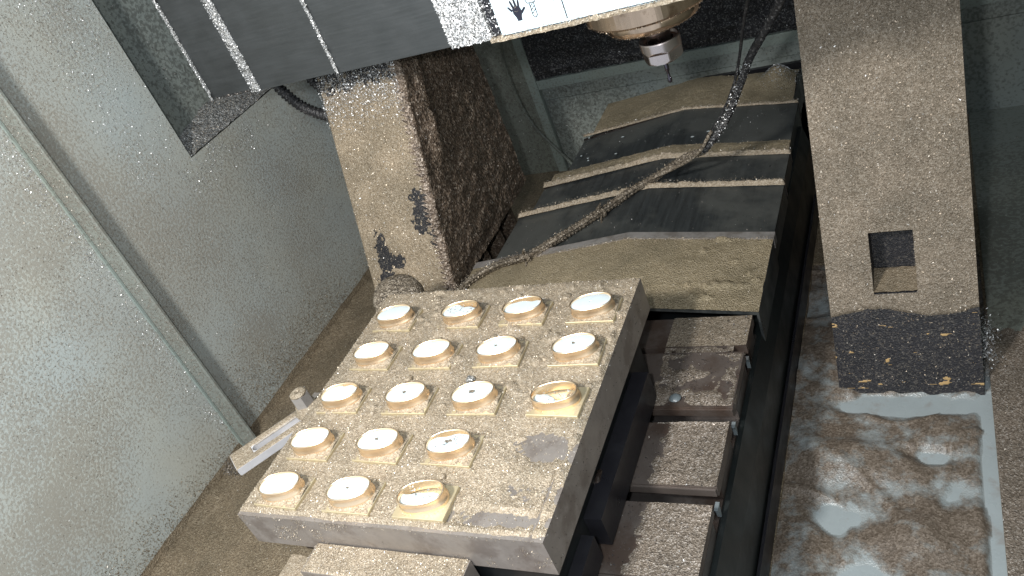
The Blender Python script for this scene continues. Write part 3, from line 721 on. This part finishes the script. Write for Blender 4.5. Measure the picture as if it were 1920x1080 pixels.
tgrid(.2255, .2870, lambda u, v: -.0004 + .0012 * fbm(u, v, 45, 129) + .0009 * fbm(u, v, 250, 130), M_wetchips)
tgrid(.5246, .5314, lambda u, v: -.0060 + .0025 * fbm(u, v, 100, 131) + .0045, M_wetchips, x1=TX1 - .01)
C, n, u, v = scatter((-.235, .23, ZT), (1, 0, 0), (0, 1, 0), .07, .34, 6500, lambda u, v: .35 + .6 * (fbm(u, v, 40, 9) > .5) * (v > .2))
yk = np.zeros(len(C), bool)
for a, b in strips: yk |= (C[:, 1] > a) & (C[:, 1] < b)
flakes('table_chips', C[yk] + (0, 0, .0012), (0, 0, 1), (.0005, .0017), F_dark, tilt=1.1, parent=tb)
# chips at the table's front left corner
o = grid('corner_chips', (-.500, .15, ZT), (1, 0, 0), (0, 1, 0), .11, .137, .0015, lambda u, v: .0006 + .004 * fbm(u, v, 50, 133) + .0012 * fbm(u, v, 220, 134), M_sand, tb); o['kind'] = 'stuff'
# milky coolant creeping out of the slot ends
for y, s in ((.4515, .62), (.3730, .75), (.5275, .4)):
    bm = bmesh.new(); x = TX1 + .0006
    prism(bm, [(y - .0060 * s, ZT - .010), (y + .0050 * s, ZT - .010), (y + .0030 * s, ZT - .0125), (y + .0006, ZT - .021), (y - .0006, ZT - .0215), (y - .0022 * s, ZT - .014)], 'x', x - .003, x)
    obj('coolant_drip', bm, M_drip, tb, bev=.0004)

# vise body below the fixture plate
vb = thing('vise_body', 'black oily vise body between the fixture plate and the table', 'vise', (-.36, .39, ZT))
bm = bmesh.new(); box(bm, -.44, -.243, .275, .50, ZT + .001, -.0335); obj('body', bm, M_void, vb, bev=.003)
bm = bmesh.new(); box(bm, -.2425, -.229, .325, .470, ZT + .002, -.050); obj('rail', bm, M_black, vb, bev=.007, seg=4)
bm = bmesh.new(); box(bm, -.2425, -.233, .276, .315, ZT + .002, -.055); obj('rail', bm, M_black, vb, bev=.005, seg=4)
bm = bmesh.new(); lathe(bm, [(0, 0), (.009, 0), (.011, .003), (.011, .010), (.009, .012), (0, .012)], (-.2470, .3620, -.062), 28, Vector((1, .1, .5)).normalized()); obj('screw_head', bm, M_steel_dark, vb, smooth=True)
bm = bmesh.new(); lathe(bm, [(0, .0022), (.0025, .0020), (.0040, .0012), (.005, 0)], (-.2135, .4690, ZT + .0016), 16); obj('coolant_drop', bm, M_drip, vb, smooth=True)

# ------------------------------------------------------------------ fixture plate
PX0, PX1, PY0, PY1 = -.4945, -.2366, .2690, .5300
fp = thing('fixture_plate', 'thick square steel fixture plate covered with tan swarf', 'fixture plate', (-.3655, .40, -.033))
bm = bmesh.new(); box(bm, PX0, PX1, PY0, PY1, -.033, -.0003); obj('plate', bm, M_plate, fp, bev=.0010)
# bright worn front edge
tiles = []
colx = [-.4590, -.3935, -.3315, -.2640]; rowy = [.4865, .4365, .3850, .3360, .2905]
TW, TD, TH = .0415, .0290, .0044
for r, y in enumerate(rowy):
    for c, x in enumerate(colx):
        if r >= 3 and c == 3: continue
        dx = {(0, 0): .0, (1, 0): .003, (2, 0): -.001, (0, 1): .005, (0, 2): .005}.get((r, c), 0)
        tiles.append((r, c, x + dx + random.uniform(-.0006, .0006), y + random.uniform(-.0005, .0005)))
def plate_h(u, v):
    x = PX0 + u; y = PY0 + v
    h = .0008 + .0012 * fbm(u, v, 42, 141) + .0011 * fbm(u, v, 170, 142) + .0005 * fbm(u, v, 420, 143, 2)
    lumps = sst(.60, .80, fbm(u, v, 75, 144, 3)); h += .0030 * lumps * sst(.02, .10, v)
    for r, c, tx, ty in tiles:                                   # banked round every tile, scooped behind
        d = np.maximum(abs(x - tx) - TW / 2, abs(y - ty) - TD / 2)
        fresh = (r, c) in ((4, 2), (2, 3))
        h += (.0 if fresh else .0003) * np.exp(-(np.maximum(d, 0) / .004) ** 2) - .0010 * np.exp(-(((x - tx - TW / 2 - .0012) / .0016) ** 2)) * (abs(y - ty) < TD / 2)
        h -= .0014 * np.exp(-(((x - tx) / .022) ** 2 + ((y - ty - .024) / .007) ** 2))
    B = lambda cx, cy, rx, ry, a: a * np.exp(-(((x - cx) / rx) ** 2 + ((y - cy) / ry) ** 2) ** 2)
    n = fbm(u, v, 60, 145)
    n2 = .45 * n + .55 * fbm(u, v, 420, 146, 3)
    h -= B(-.262, .345, .030, .015, .0034) * n2 * 1.9 + B(-.283, .283, .046, .0075, .0046) * (.2 + n2) + B(-.262, .305, .034, .010, .0026) * n2 * 1.5 + B(-.30, .316, .02, .01, .0016) * n2
    h -= .0038 * sst(PY0 + .006, PY0 + .001, y) * (.35 + n) + .0016 * sst(.006, .001, PX1 - x) 
    h -= .0035 * np.exp(-(((x - (-.2455 + (y - .30) * .02)) / .0006) ** 2)) * (y < .325) * (y > .272)
    return np.minimum(h, .0002 + 1.2 * np.minimum(np.minimum(u, PX1 - PX0 - u), np.minimum(v, PY1 - PY0 - v)))
g = grid('swarf_layer', (PX0, PY0, -.0003), (1, 0, 0), (0, 1, 0), PX1 - PX0, PY1 - PY0, .00085, plate_h, M_sand, fp); g['kind'] = 'stuff'
C, n, u, v = scatter((PX0, PY0, -.0003), (1, 0, 0), (0, 1, 0), PX1 - PX0, PY1 - PY0, 80000)
hh = plate_h(u, v); k = (hh > .0001) | (rng.random(len(hh)) < .22); hh = np.maximum(hh, 0)
flakes('loose_chips', C[k] + hh[k, None] * n, n, (.0004, .0013), F_tan, tilt=1.0, parent=fp, lift=.0001)
C, n, u, v = scatter((PX0, PY0, -.033), (1, 0, 0), (0, 0, 1), PX1 - PX0, .033, 9000, lambda u, v: np.clip(1.5 * sst(.52, .72, fbm(u, v, 70, 151)) * (.4 + .6 * (u < .12)) + sst(.004, 0, .033 - v) * .5, 0, 1))
flakes('front_chips', C, n, (.0005, .0013), F_tan, tilt=.9, parent=fp, lift=.0001)
C, n, u, v = scatter((PX1, PY0, -.033), (0, 1, 0), (0, 0, 1), PY1 - PY0, .033, 3500, lambda u, v: .15 + sst(.005, 0, .033 - v))
flakes('side_chips', C, n, (.0004, .0012), F_dark, tilt=.9, parent=fp, lift=.0001)
# a few clods of stuck swarf
for k, (x, y, s) in enumerate(((-.3485, .4105, .004), (-.3470, .4600, .0032), (-.4090, .4120, .004), (-.4020, .4600, .003), (-.2960, .5080, .004), (-.4300, .5120, .0035), (-.2980, .4630, .0035), (-.3300, .3130, .003), (-.2880, .3950, .003))):
    bm = bmesh.new(); bmesh.ops.create_icosphere(bm, subdivisions=3, radius=s)
    for vv in bm.verts:
        q = vv.co * 450; vv.co *= .6 + .7 * float(fbm(np.array(q.x + q.z * .7 + k * 9), np.array(q.y - q.z * .4), 1, 160 + k)); vv.co.z *= .7
    o = obj('swarf_clod', bm, M_greychips if k in (0,) else M_sand, fp, smooth=True); o.location = (x, y, .0018)

# ------------------------------------------------------------------ watch-case workpieces
def sup(a, rx, ry, e=2.25):
    c, s = math.cos(a), math.sin(a)
    return (rx * math.copysign(abs(c) ** (2 / e), c), ry * math.copysign(abs(s) ** (2 / e), s))
RXR, RYR, ZR0, ZR1 = .0179, .0108, TH, .0138
SEG = 72
def ring_mesh():
    bm = bmesh.new(); prof = [(1.02, ZR0), (1.03, .0058), (1.03, .0070), (.985, .0076), (.985, .0116), (1.0, .0129), (.99, ZR1), (.945, ZR1), (.925, .0128), (.915, .0060)]
    rings = [[bm.verts.new((*sup(2 * math.pi * k / SEG, RXR * f, RYR * f * (1 if f > .97 else 1 - (1 - f) * .4)), z)) for k in range(SEG)] for f, z in prof]
    for a, b in zip(rings, rings[1:]):
        for k in range(SEG): bm.faces.new((a[k], a[(k + 1) % SEG], b[(k + 1) % SEG], b[k]))
    bmesh.ops.recalc_face_normals(bm, faces=bm.faces)
    me = bpy.data.meshes.new('ring'); bm.to_mesh(me); bm.free(); me.materials.append(M_gold)
    me.polygons.foreach_set('use_smooth', [True] * len(me.polygons)); return me
def tile_mesh():
    bm = bmesh.new(); box(bm, -TW / 2, TW / 2, -TD / 2, TD / 2, 0, TH)
    bmesh.ops.bevel(bm, geom=bm.edges[:], offset=.0003, segments=1, affect='EDGES')
    me = bpy.data.meshes.new('base_tile'); bm.to_mesh(me); bm.free(); me.materials.append(M_brass); return me
def fill_mesh(level, pit, seed, missing=0, ang=2.2):
    """white filler: domed surface with a small central pit; missing>0 leaves an end of the cup empty"""
    nr = 26; P = []; Q = []; rs = np.random.default_rng(seed)
    ph = rs.uniform(0, 6.28, 5)
    for i in range(nr + 1):
        f = i / nr
        for k in range(SEG):
            a = 2 * math.pi * k / SEG; x, y = sup(a, RXR * .945 * f, RYR * .945 * f)
            z = level - .0013 * f ** 7 + .00035 * (1 - f * f)
            if pit:
                pr = pit * (1 + .35 * math.sin(3 * a + ph[0]) + .3 * math.sin(5 * a + ph[1]))
                d = math.hypot(x, y)
                if d < pr: z -= .0022 * (1 - (d / pr) ** 2)
            if missing:
                s = (x * math.cos(ang) / RXR + y * math.sin(ang) / RYR)
                w = s - (1 - missing) + .09 * math.sin(7 * x / RXR + ph[2]) + .07 * math.sin(9 * y / RYR + ph[3])
                if w > 0: z -= min(.0065, w * .022)
            P.append((x, y, z))
    for i in range(nr):
        for k in range(SEG):
            k2 = (k + 1) % SEG; Q.append((i * SEG + k, (i + 1) * SEG + k, (i + 1) * SEG + k2, i * SEG + k2))
    me = bpy.data.meshes.new('filler'); me.from_pydata(P, [], Q); me.update()
    me.polygons.foreach_set('use_smooth', [True] * len(me.polygons)); me.materials.append(M_fill); return me
ME_ring, ME_tile = ring_mesh(), tile_mesh()
ordr = ['farthest', 'second farthest', 'middle', 'second nearest', 'nearest']; ordc = ['first', 'second', 'third', 'fourth']
extra = {(4, 2): 'unfilled shiny gold cup with white scraps', (2, 3): 'bare shiny gold cup with white scraps', (0, 1): 'gold cup half empty, filler showing at its left', (0, 2): 'gold cup half empty with a dusty rim', (3, 2): 'gold cup with crescent of pitted filler', (2, 0): 'gold cup with thin worn filler', (2, 2): 'gold cup of white filler with wide centre pit', (0, 0): 'gold cup of white filler beside the grey dusty knob'}
for r, c, x, y in tiles:
    lab_ = extra.get((r, c), 'gold cup brimming with white filler') + ', %s in the %s row' % (ordc[c], ordr[r])
    e = thing('watch_case', lab_, 'watch case', (x, y, -.0003), 'watch cases on brass tiles')
    e.rotation_euler.z = random.uniform(-.03, .03)
    for nm, me in (('base_tile', ME_tile), ('ring', ME_ring)):
        o = bpy.data.objects.new(nm, me); COL.objects.link(o); o.parent = e
    e.children[-1].rotation_euler.z = .21
    level, pit, miss, ang = ZR1 - .0004, random.choice([0, .0006, .0010]), 0, 2
    if (r, c) == (4, 2): level, pit, miss, ang = .0108, .001, .95, 1.2
    if (r, c) == (2, 3): level, pit, miss, ang = .0102, .0, 1.25, .8
    if (r, c) == (0, 1): level, miss, ang = ZR1 - .0014, .62, .9
    if (r, c) == (0, 2): level, miss, ang = ZR1 - .0016, .50, 1.3
    if (r, c) == (3, 2): level, pit, miss, ang = ZR1 - .0012, .0018, .45, 1.7
    if (r, c) == (2, 0): level, miss, ang = ZR1 - .0011, .25, 1.2
    if (r, c) == (2, 2): pit = .0024
    if (r, c) in ((2, 1), (1, 2), (3, 1), (1, 3)): pit = .0014
    fm = fill_mesh(level, pit, 10 * r + c, miss, ang)
    o = bpy.data.objects.new('filler', fm); COL.objects.link(o); o.parent = e; o.rotation_euler.z = .21
    if pit >= .0010 and not (r, c) == (4, 2):
        rs = random.Random(r * 7 + c); s_ = 1.9 if (r, c) in ((2, 2), (3, 2)) else rs.uniform(.7, 1.15); pts = []
        for q in range(11):
            a_ = 2 * math.pi * q / 11; rr_ = .0013 * s_ * rs.uniform(.45, 1.25); pts.append((rr_ * 1.3 * math.cos(a_), rr_ * .8 * math.sin(a_)))
        bm = bmesh.new(); prism(bm, pts, 'z', level + .0002, level + .0006); o = obj('dust_spot', bm, M_sand_dull); o.parent = e
    # scraps and swarf round the cup
    n = 80 if (r, c) in ((4, 2), (2, 3)) else 700
    a = rng.uniform(0, 2 * np.pi, n); rr = 1.03 + .33 * rng.random(n) ** 1.3
    P = np.stack([RXR * rr * np.cos(a), RYR * rr * np.sin(a) , TH + .0028 * np.clip(1.25 - rr, 0, 1) * rng.random(n)], 1)
    P = P[(abs(P[:, 0]) < TW / 2) & (abs(P[:, 1]) < TD / 2)]
    flakes('tile_chips', P, (0, 0, 1), (.0004, .0013), F_tan, tilt=1.1, parent=None, lift=.0001).parent = e
    del e.children[-1]['category']
    if (r, c) not in ((4, 2), (2, 3)):
        bm_h = lambda u, v: -.00025 + .0022 * sst(1.4, 1.0, np.hypot((u - TW / 2) / (RXR * .96), (v - TD / 2) / (RYR * .96))) * fbm(u + x, v + y, 160, 170) * 1.3 + .0007 * fbm(u + x, v, 300, 171)
        g = grid('tile_swarf', (-TW / 2 + .0006, -TD / 2 + .0006, TH), (1, 0, 0), (0, 1, 0), TW - .0012, TD - .0012, .001, bm_h, M_sand); g.parent = e; g['kind'] = 'stuff'
    nn = 40; P = np.stack([rng.uniform(-.8, .8, nn) * RXR * .8, rng.uniform(-.8, .8, nn) * RYR * .7, np.full(nn, level + .0003)], 1)
    if (r, c) in ((4, 2), (2, 3), (0, 1), (3, 2)):
        g = flakes('cup_scraps', P, (0, 0, 1), (.0008, .0028), F_silver, tilt=1.3); g.parent = e; del g['category']

# dusty round knob behind the plate's far left corner
kn = thing('dusty_knob', 'rounded grey knob behind the far left corner of the plate', 'knob', (-.517, .570, -.035))
bm = bmesh.new(); lathe(bm, [(0, -.030), (.024, -.030), (.0265, -.020), (.0270, .004), (.0245, .0115), (.018, .0150), (.009, .0162), (0, .0165)], (-.513, .5615, -.030), 48, Vector((.30, -.20, .95)).normalized())
obj('knob_cap', bm, M_cabledirt, kn, smooth=True)
bm = bmesh.new(); box(bm, -.535, -.4975, .545, .590, -.16, -.056); obj('bracket', bm, M_steel_dark, kn, bev=.002)

# ------------------------------------------------------------------ front bar below the plate's front edge
fb = thing('front_bar', 'chip-topped steel bar under the near edge of the plate', 'clamp bar', (-.366, .262, -.05))
bm = bmesh.new(); box(bm, -.4310, -.2990, .2440, .2682, ZT + .001, -.0262); obj('bar', bm, M_plate, fb, bev=.0015)
g = grid('bar_chips', (-.4305, .2445, -.0262), (1, 0, 0), (0, 1, 0), .131, .0235, .001, lambda u, v: .0002 + .0008 * fbm(u, v, 200, 181) + .0006 * fbm(u, v, 60, 182) - .001 * sst(.0015, 0, np.minimum(np.minimum(u, .131 - u), v)), M_sand, fb); g['kind'] = 'stuff'
C, n, u, v = scatter((-.4305, .2445, -.0262), (1, 0, 0), (0, 1, 0), .131, .0235, 4200)
flakes('loose_chips', C + (0, 0, .001), n, (.0004, .0013), F_tan, tilt=1, parent=fb)

# ------------------------------------------------------------------ slotted clamp strap with nut, left of the plate
cs = thing('clamp_strap', 'slotted steel clamp strap held by a hexagon nut left of the plate', 'clamp', (-.55, .39, -.05))
ang = math.atan2(.064, .047); D = Vector((math.cos(ang), math.sin(ang), 0)); W = Vector((math.sin(ang), -math.cos(ang), 0)); SO = Vector((-.5825, .3440, 0))
def sp_(t, w): p = SO + D * t + W * w; return (p.x, p.y)
bm = bmesh.new(); z1, z0 = -.0340, -.0415
outer = [sp_(0, -.0115), sp_(.001, -.0135), sp_(.100, -.0135), sp_(.100, .0135), sp_(.001, .0135), sp_(0, .0115)]
inner = [sp_(.020 + .005 - .005 * math.cos(a), .005 * math.sin(a)) for a in [math.pi / 2 - math.pi * k / 8 for k in range(9)]] + [sp_(.085 + .005 * math.sin(a), .005 * math.cos(a)) for a in [math.pi - math.pi * k / 8 for k in range(9)]]
def ringface(z):
    O = [bm.verts.new((*p, z)) for p in outer]; I = [bm.verts.new((*p, z)) for p in inner]
    E = [bm.edges.new((O[i], O[(i + 1) % len(O)])) for i in range(len(O))] + [bm.edges.new((I[i], I[(i + 1) % len(I)])) for i in range(len(I))]
    bmesh.ops.triangle_fill(bm, use_beauty=True, use_dissolve=True, edges=E); return O, I
Ot, It = ringface(z1); Ob, Ib = ringface(z0)
for A, B in ((Ot, Ob), (It, Ib)):
    for i in range(len(A)): bm.faces.new((A[i], A[(i + 1) % len(A)], B[(i + 1) % len(A)], B[i]))
obj('strap', bm, mat_metal('bright_strap_steel', (.66, .66, .68), rough=.4, metal=.3, sc=90, amt=.15), cs, bev=0)
def strap_h(u, v):
    w = v - .0135; slot = np.maximum(abs(w) - .005, np.maximum(.020 - u, u - .090))
    return np.minimum(.0003 + .0008 * fbm(u, v, 170, 191) + .0005 * fbm(u, v, 400, 192), -.0003 + .9 * np.minimum(slot, np.minimum(np.minimum(u, .1 - u), .0135 - abs(w))))
g = grid('strap_chips', (*sp_(0, .0135), z1), tuple(D), tuple(-W), .100, .027, .0008, strap_h, M_sand, cs); g['kind'] = 'stuff'
SX, SY = -.5345, .4075
bm = bmesh.new(); lathe(bm, [(0, -.0335), (.0125, -.0335), (.0130, -.0300), (.0105, -.0280), (.0095, -.0235), (0, -.0235)], (SX, SY, 0), 32); obj('washer', bm, M_sand, cs, smooth=True)
bm = bmesh.new(); prism(bm, [(SX + .0092 * math.cos(math.radians(a)), SY + .0092 * math.sin(math.radians(a))) for a in range(20, 380, 60)], 'z', -.0240, -.0110); obj('nut', bm, M_steel, cs, bev=.0010)
bm = bmesh.new(); lathe(bm, [(0, -.0095), (.0012, -.0095), (.0014, -.0085), (.0052, -.0082), (.0078, -.0098), (.0082, -.0112), (0, -.0112)], (SX, SY, 0), 28); obj('stud', bm, M_sand, cs, smooth=True)
bm = bmesh.new(); lathe(bm, [(0, -.0335), (.0046, -.0335), (.0046, -.078), (0, -.078)], (SX, SY, 0), 20); obj('stud_shank', bm, M_steel_dark, cs, smooth=True)
bm = bmesh.new(); box(bm, -.556, -.5008, .380, .440, -.0795, -.0425); obj('support_block', bm, M_steel, cs, bev=.0015)
bm = bmesh.new(); box(bm, -.556, -.5008, .380, .470, -.110, -.0800); obj('table_lug', bm, M_tablesteel, cs, bev=.0015)
C = np.array([[*sp_(-.003, -.006), -.042]]) + rng.normal(0, 1, (900, 3)) * (.004, .004, .006)
flakes('hanging_chips', C, (-.5, -.6, .4), (.0006, .0018), F_dark, tilt=1.4, parent=cs)

# ------------------------------------------------------------------ cables and hoses
cb = thing('cable_bundle', 'chip-caked cable bundle sagging over the way cover up to the spindle', 'cable', (-.35, .72, -.05))
mainpts = [(-.503, .615, -.0845), (-.4964, .6316, -.0804), (-.4865, .653, -.0788), (-.4589, .6732, -.0757), (-.4228, .68, -.0716), (-.3888, .7154, -.0718), (-.3522, .749, -.0676), (-.3266, .7763, -.0642), (-.2996, .7950, -.0600), (-.2660, .8120, -.0500), (-.2378, .7942, -.035), (-.2188, .7913, -.015), (-.2002, .7799, .01), (-.1806, .7625, .045), (-.1615, .7451, .08), (-.1378, .7186, .115), (-.1163, .6847, .15), (-.0955, .6329, .19)]
bm = bmesh.new(); tube(bm, mainpts[:11], lambda t: .0036 + .0012 * math.sin(min(1, t * 1.1) * 3), 12, 10, corr=.09, step=.0012, jitter=.12); obj('conduit', bm, M_cabledirt, cb, smooth=True)
bm = bmesh.new(); tube(bm, mainpts[10:], .0036, 12, 10, corr=.10, step=.0011, jitter=.08); obj('conduit', bm, M_hose, cb, smooth=True)
w2 = [(x, y - .0055, z + .0028) for x, y, z in mainpts[:9]] + [(-.2475, .7834, -.035), (-.223, .7894, -.01), (-.2012, .7785, .02), (-.1818, .76, .055), (-.1676, .7433, .09), (-.1512, .702, .13), (-.1379, .6724, .16), (-.1189, .611, .2)]
bm = bmesh.new(); tube(bm, w2[:11], .0019, 8, 10, jitter=.25); obj('thin_cable', bm, M_cabledirt, cb, smooth=True)
bm = bmesh.new(); tube(bm, w2[10:], .0014, 8, 10, jitter=.2); obj('thin_cable', bm, M_hose, cb, smooth=True)
for (x, y, z), dr in ((mainpts[6], (.6, .7, .1)), (mainpts[4], (.6, .5, .1))):
    bm = bmesh.new(); ax = Vector(dr).normalized()
    lathe(bm, [(.0048, -.0018), (.0072, -.0018), (.0076, 0), (.0072, .0018), (.0048, .0018)], (x, y - .003, z + .001), 20, ax)
    tube(bm, [(x, y - .006, z + .006), (x + .002, y - .010, z + .012), (x + .006, y - .012, z + .017)], .0012, 6, 5, jitter=.2)
    tube(bm, [(x, y - .008, z - .002), (x + .002, y - .018, z - .006), (x + .002, y - .030, z - .009)], .0010, 6, 5, jitter=.2)
    obj('cable_tie', bm, M_cabledirt, cb)
P = np.array([list(p) for p in catmull(mainpts[:11], 30)]); k = rng.integers(0, len(P), 2600)
flakes('caked_chips', P[k] + rng.normal(0, .0030, (2600, 3)) + (0, -.001, .002), (0, -.3, 1), (.0005, .0016), F_tan, tilt=1.4, parent=cb)
P = np.array([list(p) for p in catmull(mainpts[10:15], 30)]); k = rng.integers(0, len(P), 900)
flakes('silver_chips', P[k] + rng.normal(0, .0024, (900, 3)) + (-.001, -.002, 0), (-.3, -.8, .5), (.0006, .0016), F_silver, tilt=1.4, parent=cb)

hs = thing('corrugated_hose', 'black corrugated hose looping behind the left column under the beam', 'hose', (-.69, .78, .12))
bm = bmesh.new(); tube(bm, [(-.735, .775, .205), (-.730, .777, .165), (-.712, .779, .122), (-.690, .781, .100), (-.655, .783, .088), (-.60, .80, .09)], .0065, 14, 10, corr=.10, step=.0013); obj('hose_loop', bm, M_hose, hs, smooth=True)
bm = bmesh.new(); tube(bm, [(-.700, .800, .205), (-.695, .800, .155), (-.678, .800, .118), (-.650, .80, .10), (-.60, .80, .095)], .0060, 14, 10, corr=.10, step=.0013); obj('hose_loop', bm, M_hose, hs, smooth=True)
rh = thing('hanging_tube', 'thin clear dirty tube hanging in front of the rear corner panel', 'tube', (-.55, 1.03, 0))
bm = bmesh.new(); tube(bm, [(-.545, 1.03, .060), (-.556, 1.035, .02), (-.560, 1.04, -.03), (-.553, 1.045, -.09), (-.525, 1.05, -.15), (-.50, 1.05, -.198)], .0022, 8, 8, jitter=.1); obj('tube_wall', bm, M_wall_dirty, rh, smooth=True)
oc = thing('orange_connector', 'orange plastic connector hanging at the top of the picture', 'connector', (-.19, .70, .16))
bm = bmesh.new(); box(bm, -.2130, -.198, .672, .684, .1620, .200); obj('plug', bm, M_orange, oc, bev=.002)

# ------------------------------------------------------------------ swarf clinging to the walls
def wallmask(u, v):                     # u = y, v = z + .2
    a = fbm(u, v, 5, 201, 4); b = fbm(u, v, 40, 202, 3)
    m = .06 + 1.0 * sst(.40, .66, a) + .5 * sst(.07, .0, v) * sst(.3, .6, b)
    clean = np.exp(-(((u - .37) / .10) ** 2 + ((v - .075) / .045) ** 2)) + np.exp(-(((u - .70) / .08) ** 2 + ((v - .07) / .05) ** 2)) + .8 * np.exp(-(((u - .95) / .10) ** 2 + ((v - .2) / .1) ** 2))
    ridge = sst(.03, .0, abs(u - .485)) * 1.2 * sst(.05, .1, v)
    return np.clip((m * (1 - .85 * np.clip(clean, 0, 1)) + ridge) * (.25 + 1.2 * b), 0, 1)
# lower left wall and upper parts
C, n, u, v = scatter((XW, 0, ZF), (0, 1, 0), (0, 0, 1), 1.08, .62, 150000, wallmask)
k = ~((C[:, 1] > OY - .002) & (C[:, 2] > OZ)) & ~((C[:, 1] > .498) & (C[:, 1] < .5085))
flakes('wall_chips', C[k], n, (.0004, .0017), F_wall, 'fine brown and silver swarf clinging to the left wall', tilt=.7, aspect=(1, 4), lift=.0001)
C, n, u, v = scatter((XW, .470, -.15), (0, 1, 0), (0, 0, 1), .027, .45, 7000, lambda u, v: sst(.0, .026, u) * (.2 + fbm(u, v, 30, 203)))
flakes('wall_chips', C, n, (.0006, .0020), F_silver, 'silver swarf gathered along the upright flange of the left wall', tilt=1.1, lift=.0002)
C, n, u, v = scatter((XW, .56, .13), (0, 1, 0), (0, 0, 1), .11, .32, 9000, lambda u, v: sst(0, .05, u) * (.1 + .9 * fbm(u, v, 24, 204)))
flakes('wall_chips', C, n, (.0006, .0020), F_silver, 'silver swarf beside the opening in the left wall', tilt=1.0, lift=.0002)
# brown swarf thickening towards the foot of the left wall
F_brown = mat_flakes('swarf_brown', [(0, (.24, .195, .13)), (.4, (.19, .15, .10)), (.7, (.30, .25, .175)), (.93, (.55, .51, .44))], metal=.3, rough=.5)
C, n, u, v = scatter((XW, 0, ZF), (0, 1, 0), (0, 0, 1), 1.08, .16, 130000, lambda u, v: np.clip(1.25 * sst(.025 + .085 * fbm(u, v, 11, 240) + .05 * sst(.15, .0, abs(u - .60)), .0, v) * (.35 + fbm(u, v, 70, 241)), 0, 1))
k = ~((C[:, 1] > .498) & (C[:, 1] < .5085))
flakes('foot_chips', C[k], n, (.0006, .0021), F_brown, 'brown swarf thickening towards the foot of the left wall', tilt=.8, aspect=(1, 3), lift=.0001)
g = grid('foot_fillet', (XW, .02, ZF), (0, 1, 0), (0, 0, 1), .98, .02, .0014, lambda u, v: -.0012 + .0065 * (1 - v / .019) * (.5 + .8 * fbm(u, v, 45, 242)) - .02 * (abs(u + .02 - .503) < .0045), M_floor)
tag(g, 'bank of brown swarf in the joint of the floor and left wall', 'metal chips', kind='stuff')
# heap in the wall opening
def heap(u, v): return .0012 + .026 * np.clip(1 - u / .0300, 0, 1) ** .9 * (.55 + .7 * fbm(u, v, 22, 221)) * sst(-.02, .05, v) + .0022 * fbm(u, v, 160, 222)
g = grid('ledge_heap', (XW - .0304, OY + .0005, OZ - .0004), (1, 0, 0), (0, 1, 0), .0306, .42, .0015, heap, M_greychips)
tag(g, 'grey heap of swarf on the ledge of the left wall opening', 'metal chips', kind='stuff')
C, n, u, v = scatter((XW - .0300, OY + .001, OZ - .0004), (1, 0, 0), (0, 1, 0), .0305, .40, 7000)
flakes('ledge_flakes', C + heap(u, v)[:, None] * n, (.3, -.2, 1), (.0007, .0020), F_wall, 'flakes on the swarf heap in the wall opening', tilt=1.1)
C, n, u, v = scatter((XW, OY - .03, .06), (0, 1, 0), (0, 0, 1), .20, .0585, 5000, lambda u, v: sst(.0, .055, v) * (.1 + 1.1 * (fbm(u, v, 40, 223) > .45)) * sst(.2, .12, u))
flakes('spilled_flakes', C, n, (.0006, .0018), F_silver, 'silver flakes spilling down the wall below the opening', tilt=1.0)
# dark dirt on back recess panel and rear wall
C, n, u, v = scatter((XW - .0302, OY, OZ), (0, 1, 0), (0, 0, 1), .40, .34, 12000, lambda u, v: .25 + .75 * (fbm(u, v, 20, 230) > .5))
flakes('recess_chips', C, n, (.0006, .0019), F_dark, 'dark swarf speckling the panel inside the wall opening', tilt=.7)
C, n, u, v = scatter((-.80, YB - .0065, ZF), (1, 0, 0), (0, 0, 1), .236, .4, 9000)
flakes('rear_chips', C, n, (.0006, .0020), F_dark, 'dark swarf on the rear corner panel left of the post', tilt=.7)
C, n, u, v = scatter((-.545, YB - .004, -.19), (1, 0, 0), (0, 0, 1), .56, .13, 14000, lambda u, v: .12 + 1.2 * sst(.20, .0, u) * fbm(u, v, 20, 231))
flakes('rear_chips', C, n, (.0007, .0020), F_dark, 'swarf on the rear wall panel below the rail', tilt=.7)
C, n, u, v = scatter((-.545, YB - .009, -.04), (1, 0, 0), (0, 0, 1), .56, .26, 9000, lambda u, v: fbm(u, v, 30, 232))
flakes('rear_chips', C, n, (.0006, .0017), F_silver, 'bright swarf flecks on the black rubber curtain', tilt=1.2)
C, n, u, v = scatter((XW, .05, ZF + .003), (1, 0, 0), (0, 1, 0), .33, 1.0, 26000)
flakes('floor_flakes', C, n, (.0004, .0012), F_tan, 'tan flakes lying on the floor left of the fixture', tilt=.8)
C, n, u, v = scatter((.014, .1, ZF + .0022), (1, 0, 0), (0, 1, 0), .10, .95, 9000, lambda u, v: np.where(v < .56, .8, .35))
flakes('floor_flakes', C, n, (.0005, .0015), F_wall, 'flakes on the ledge right of the coolant sump', tilt=.8)
C = np.array([[.012, .655, ZF + .006]]) + rng.normal(0, 1, (1400, 3)) * (.005, .014, .003)
flakes('chip_clump', C, (0, -.3, 1), (.0008, .0026), F_silver, 'silver swarf clump at the right side of the right column foot', tilt=1.3)
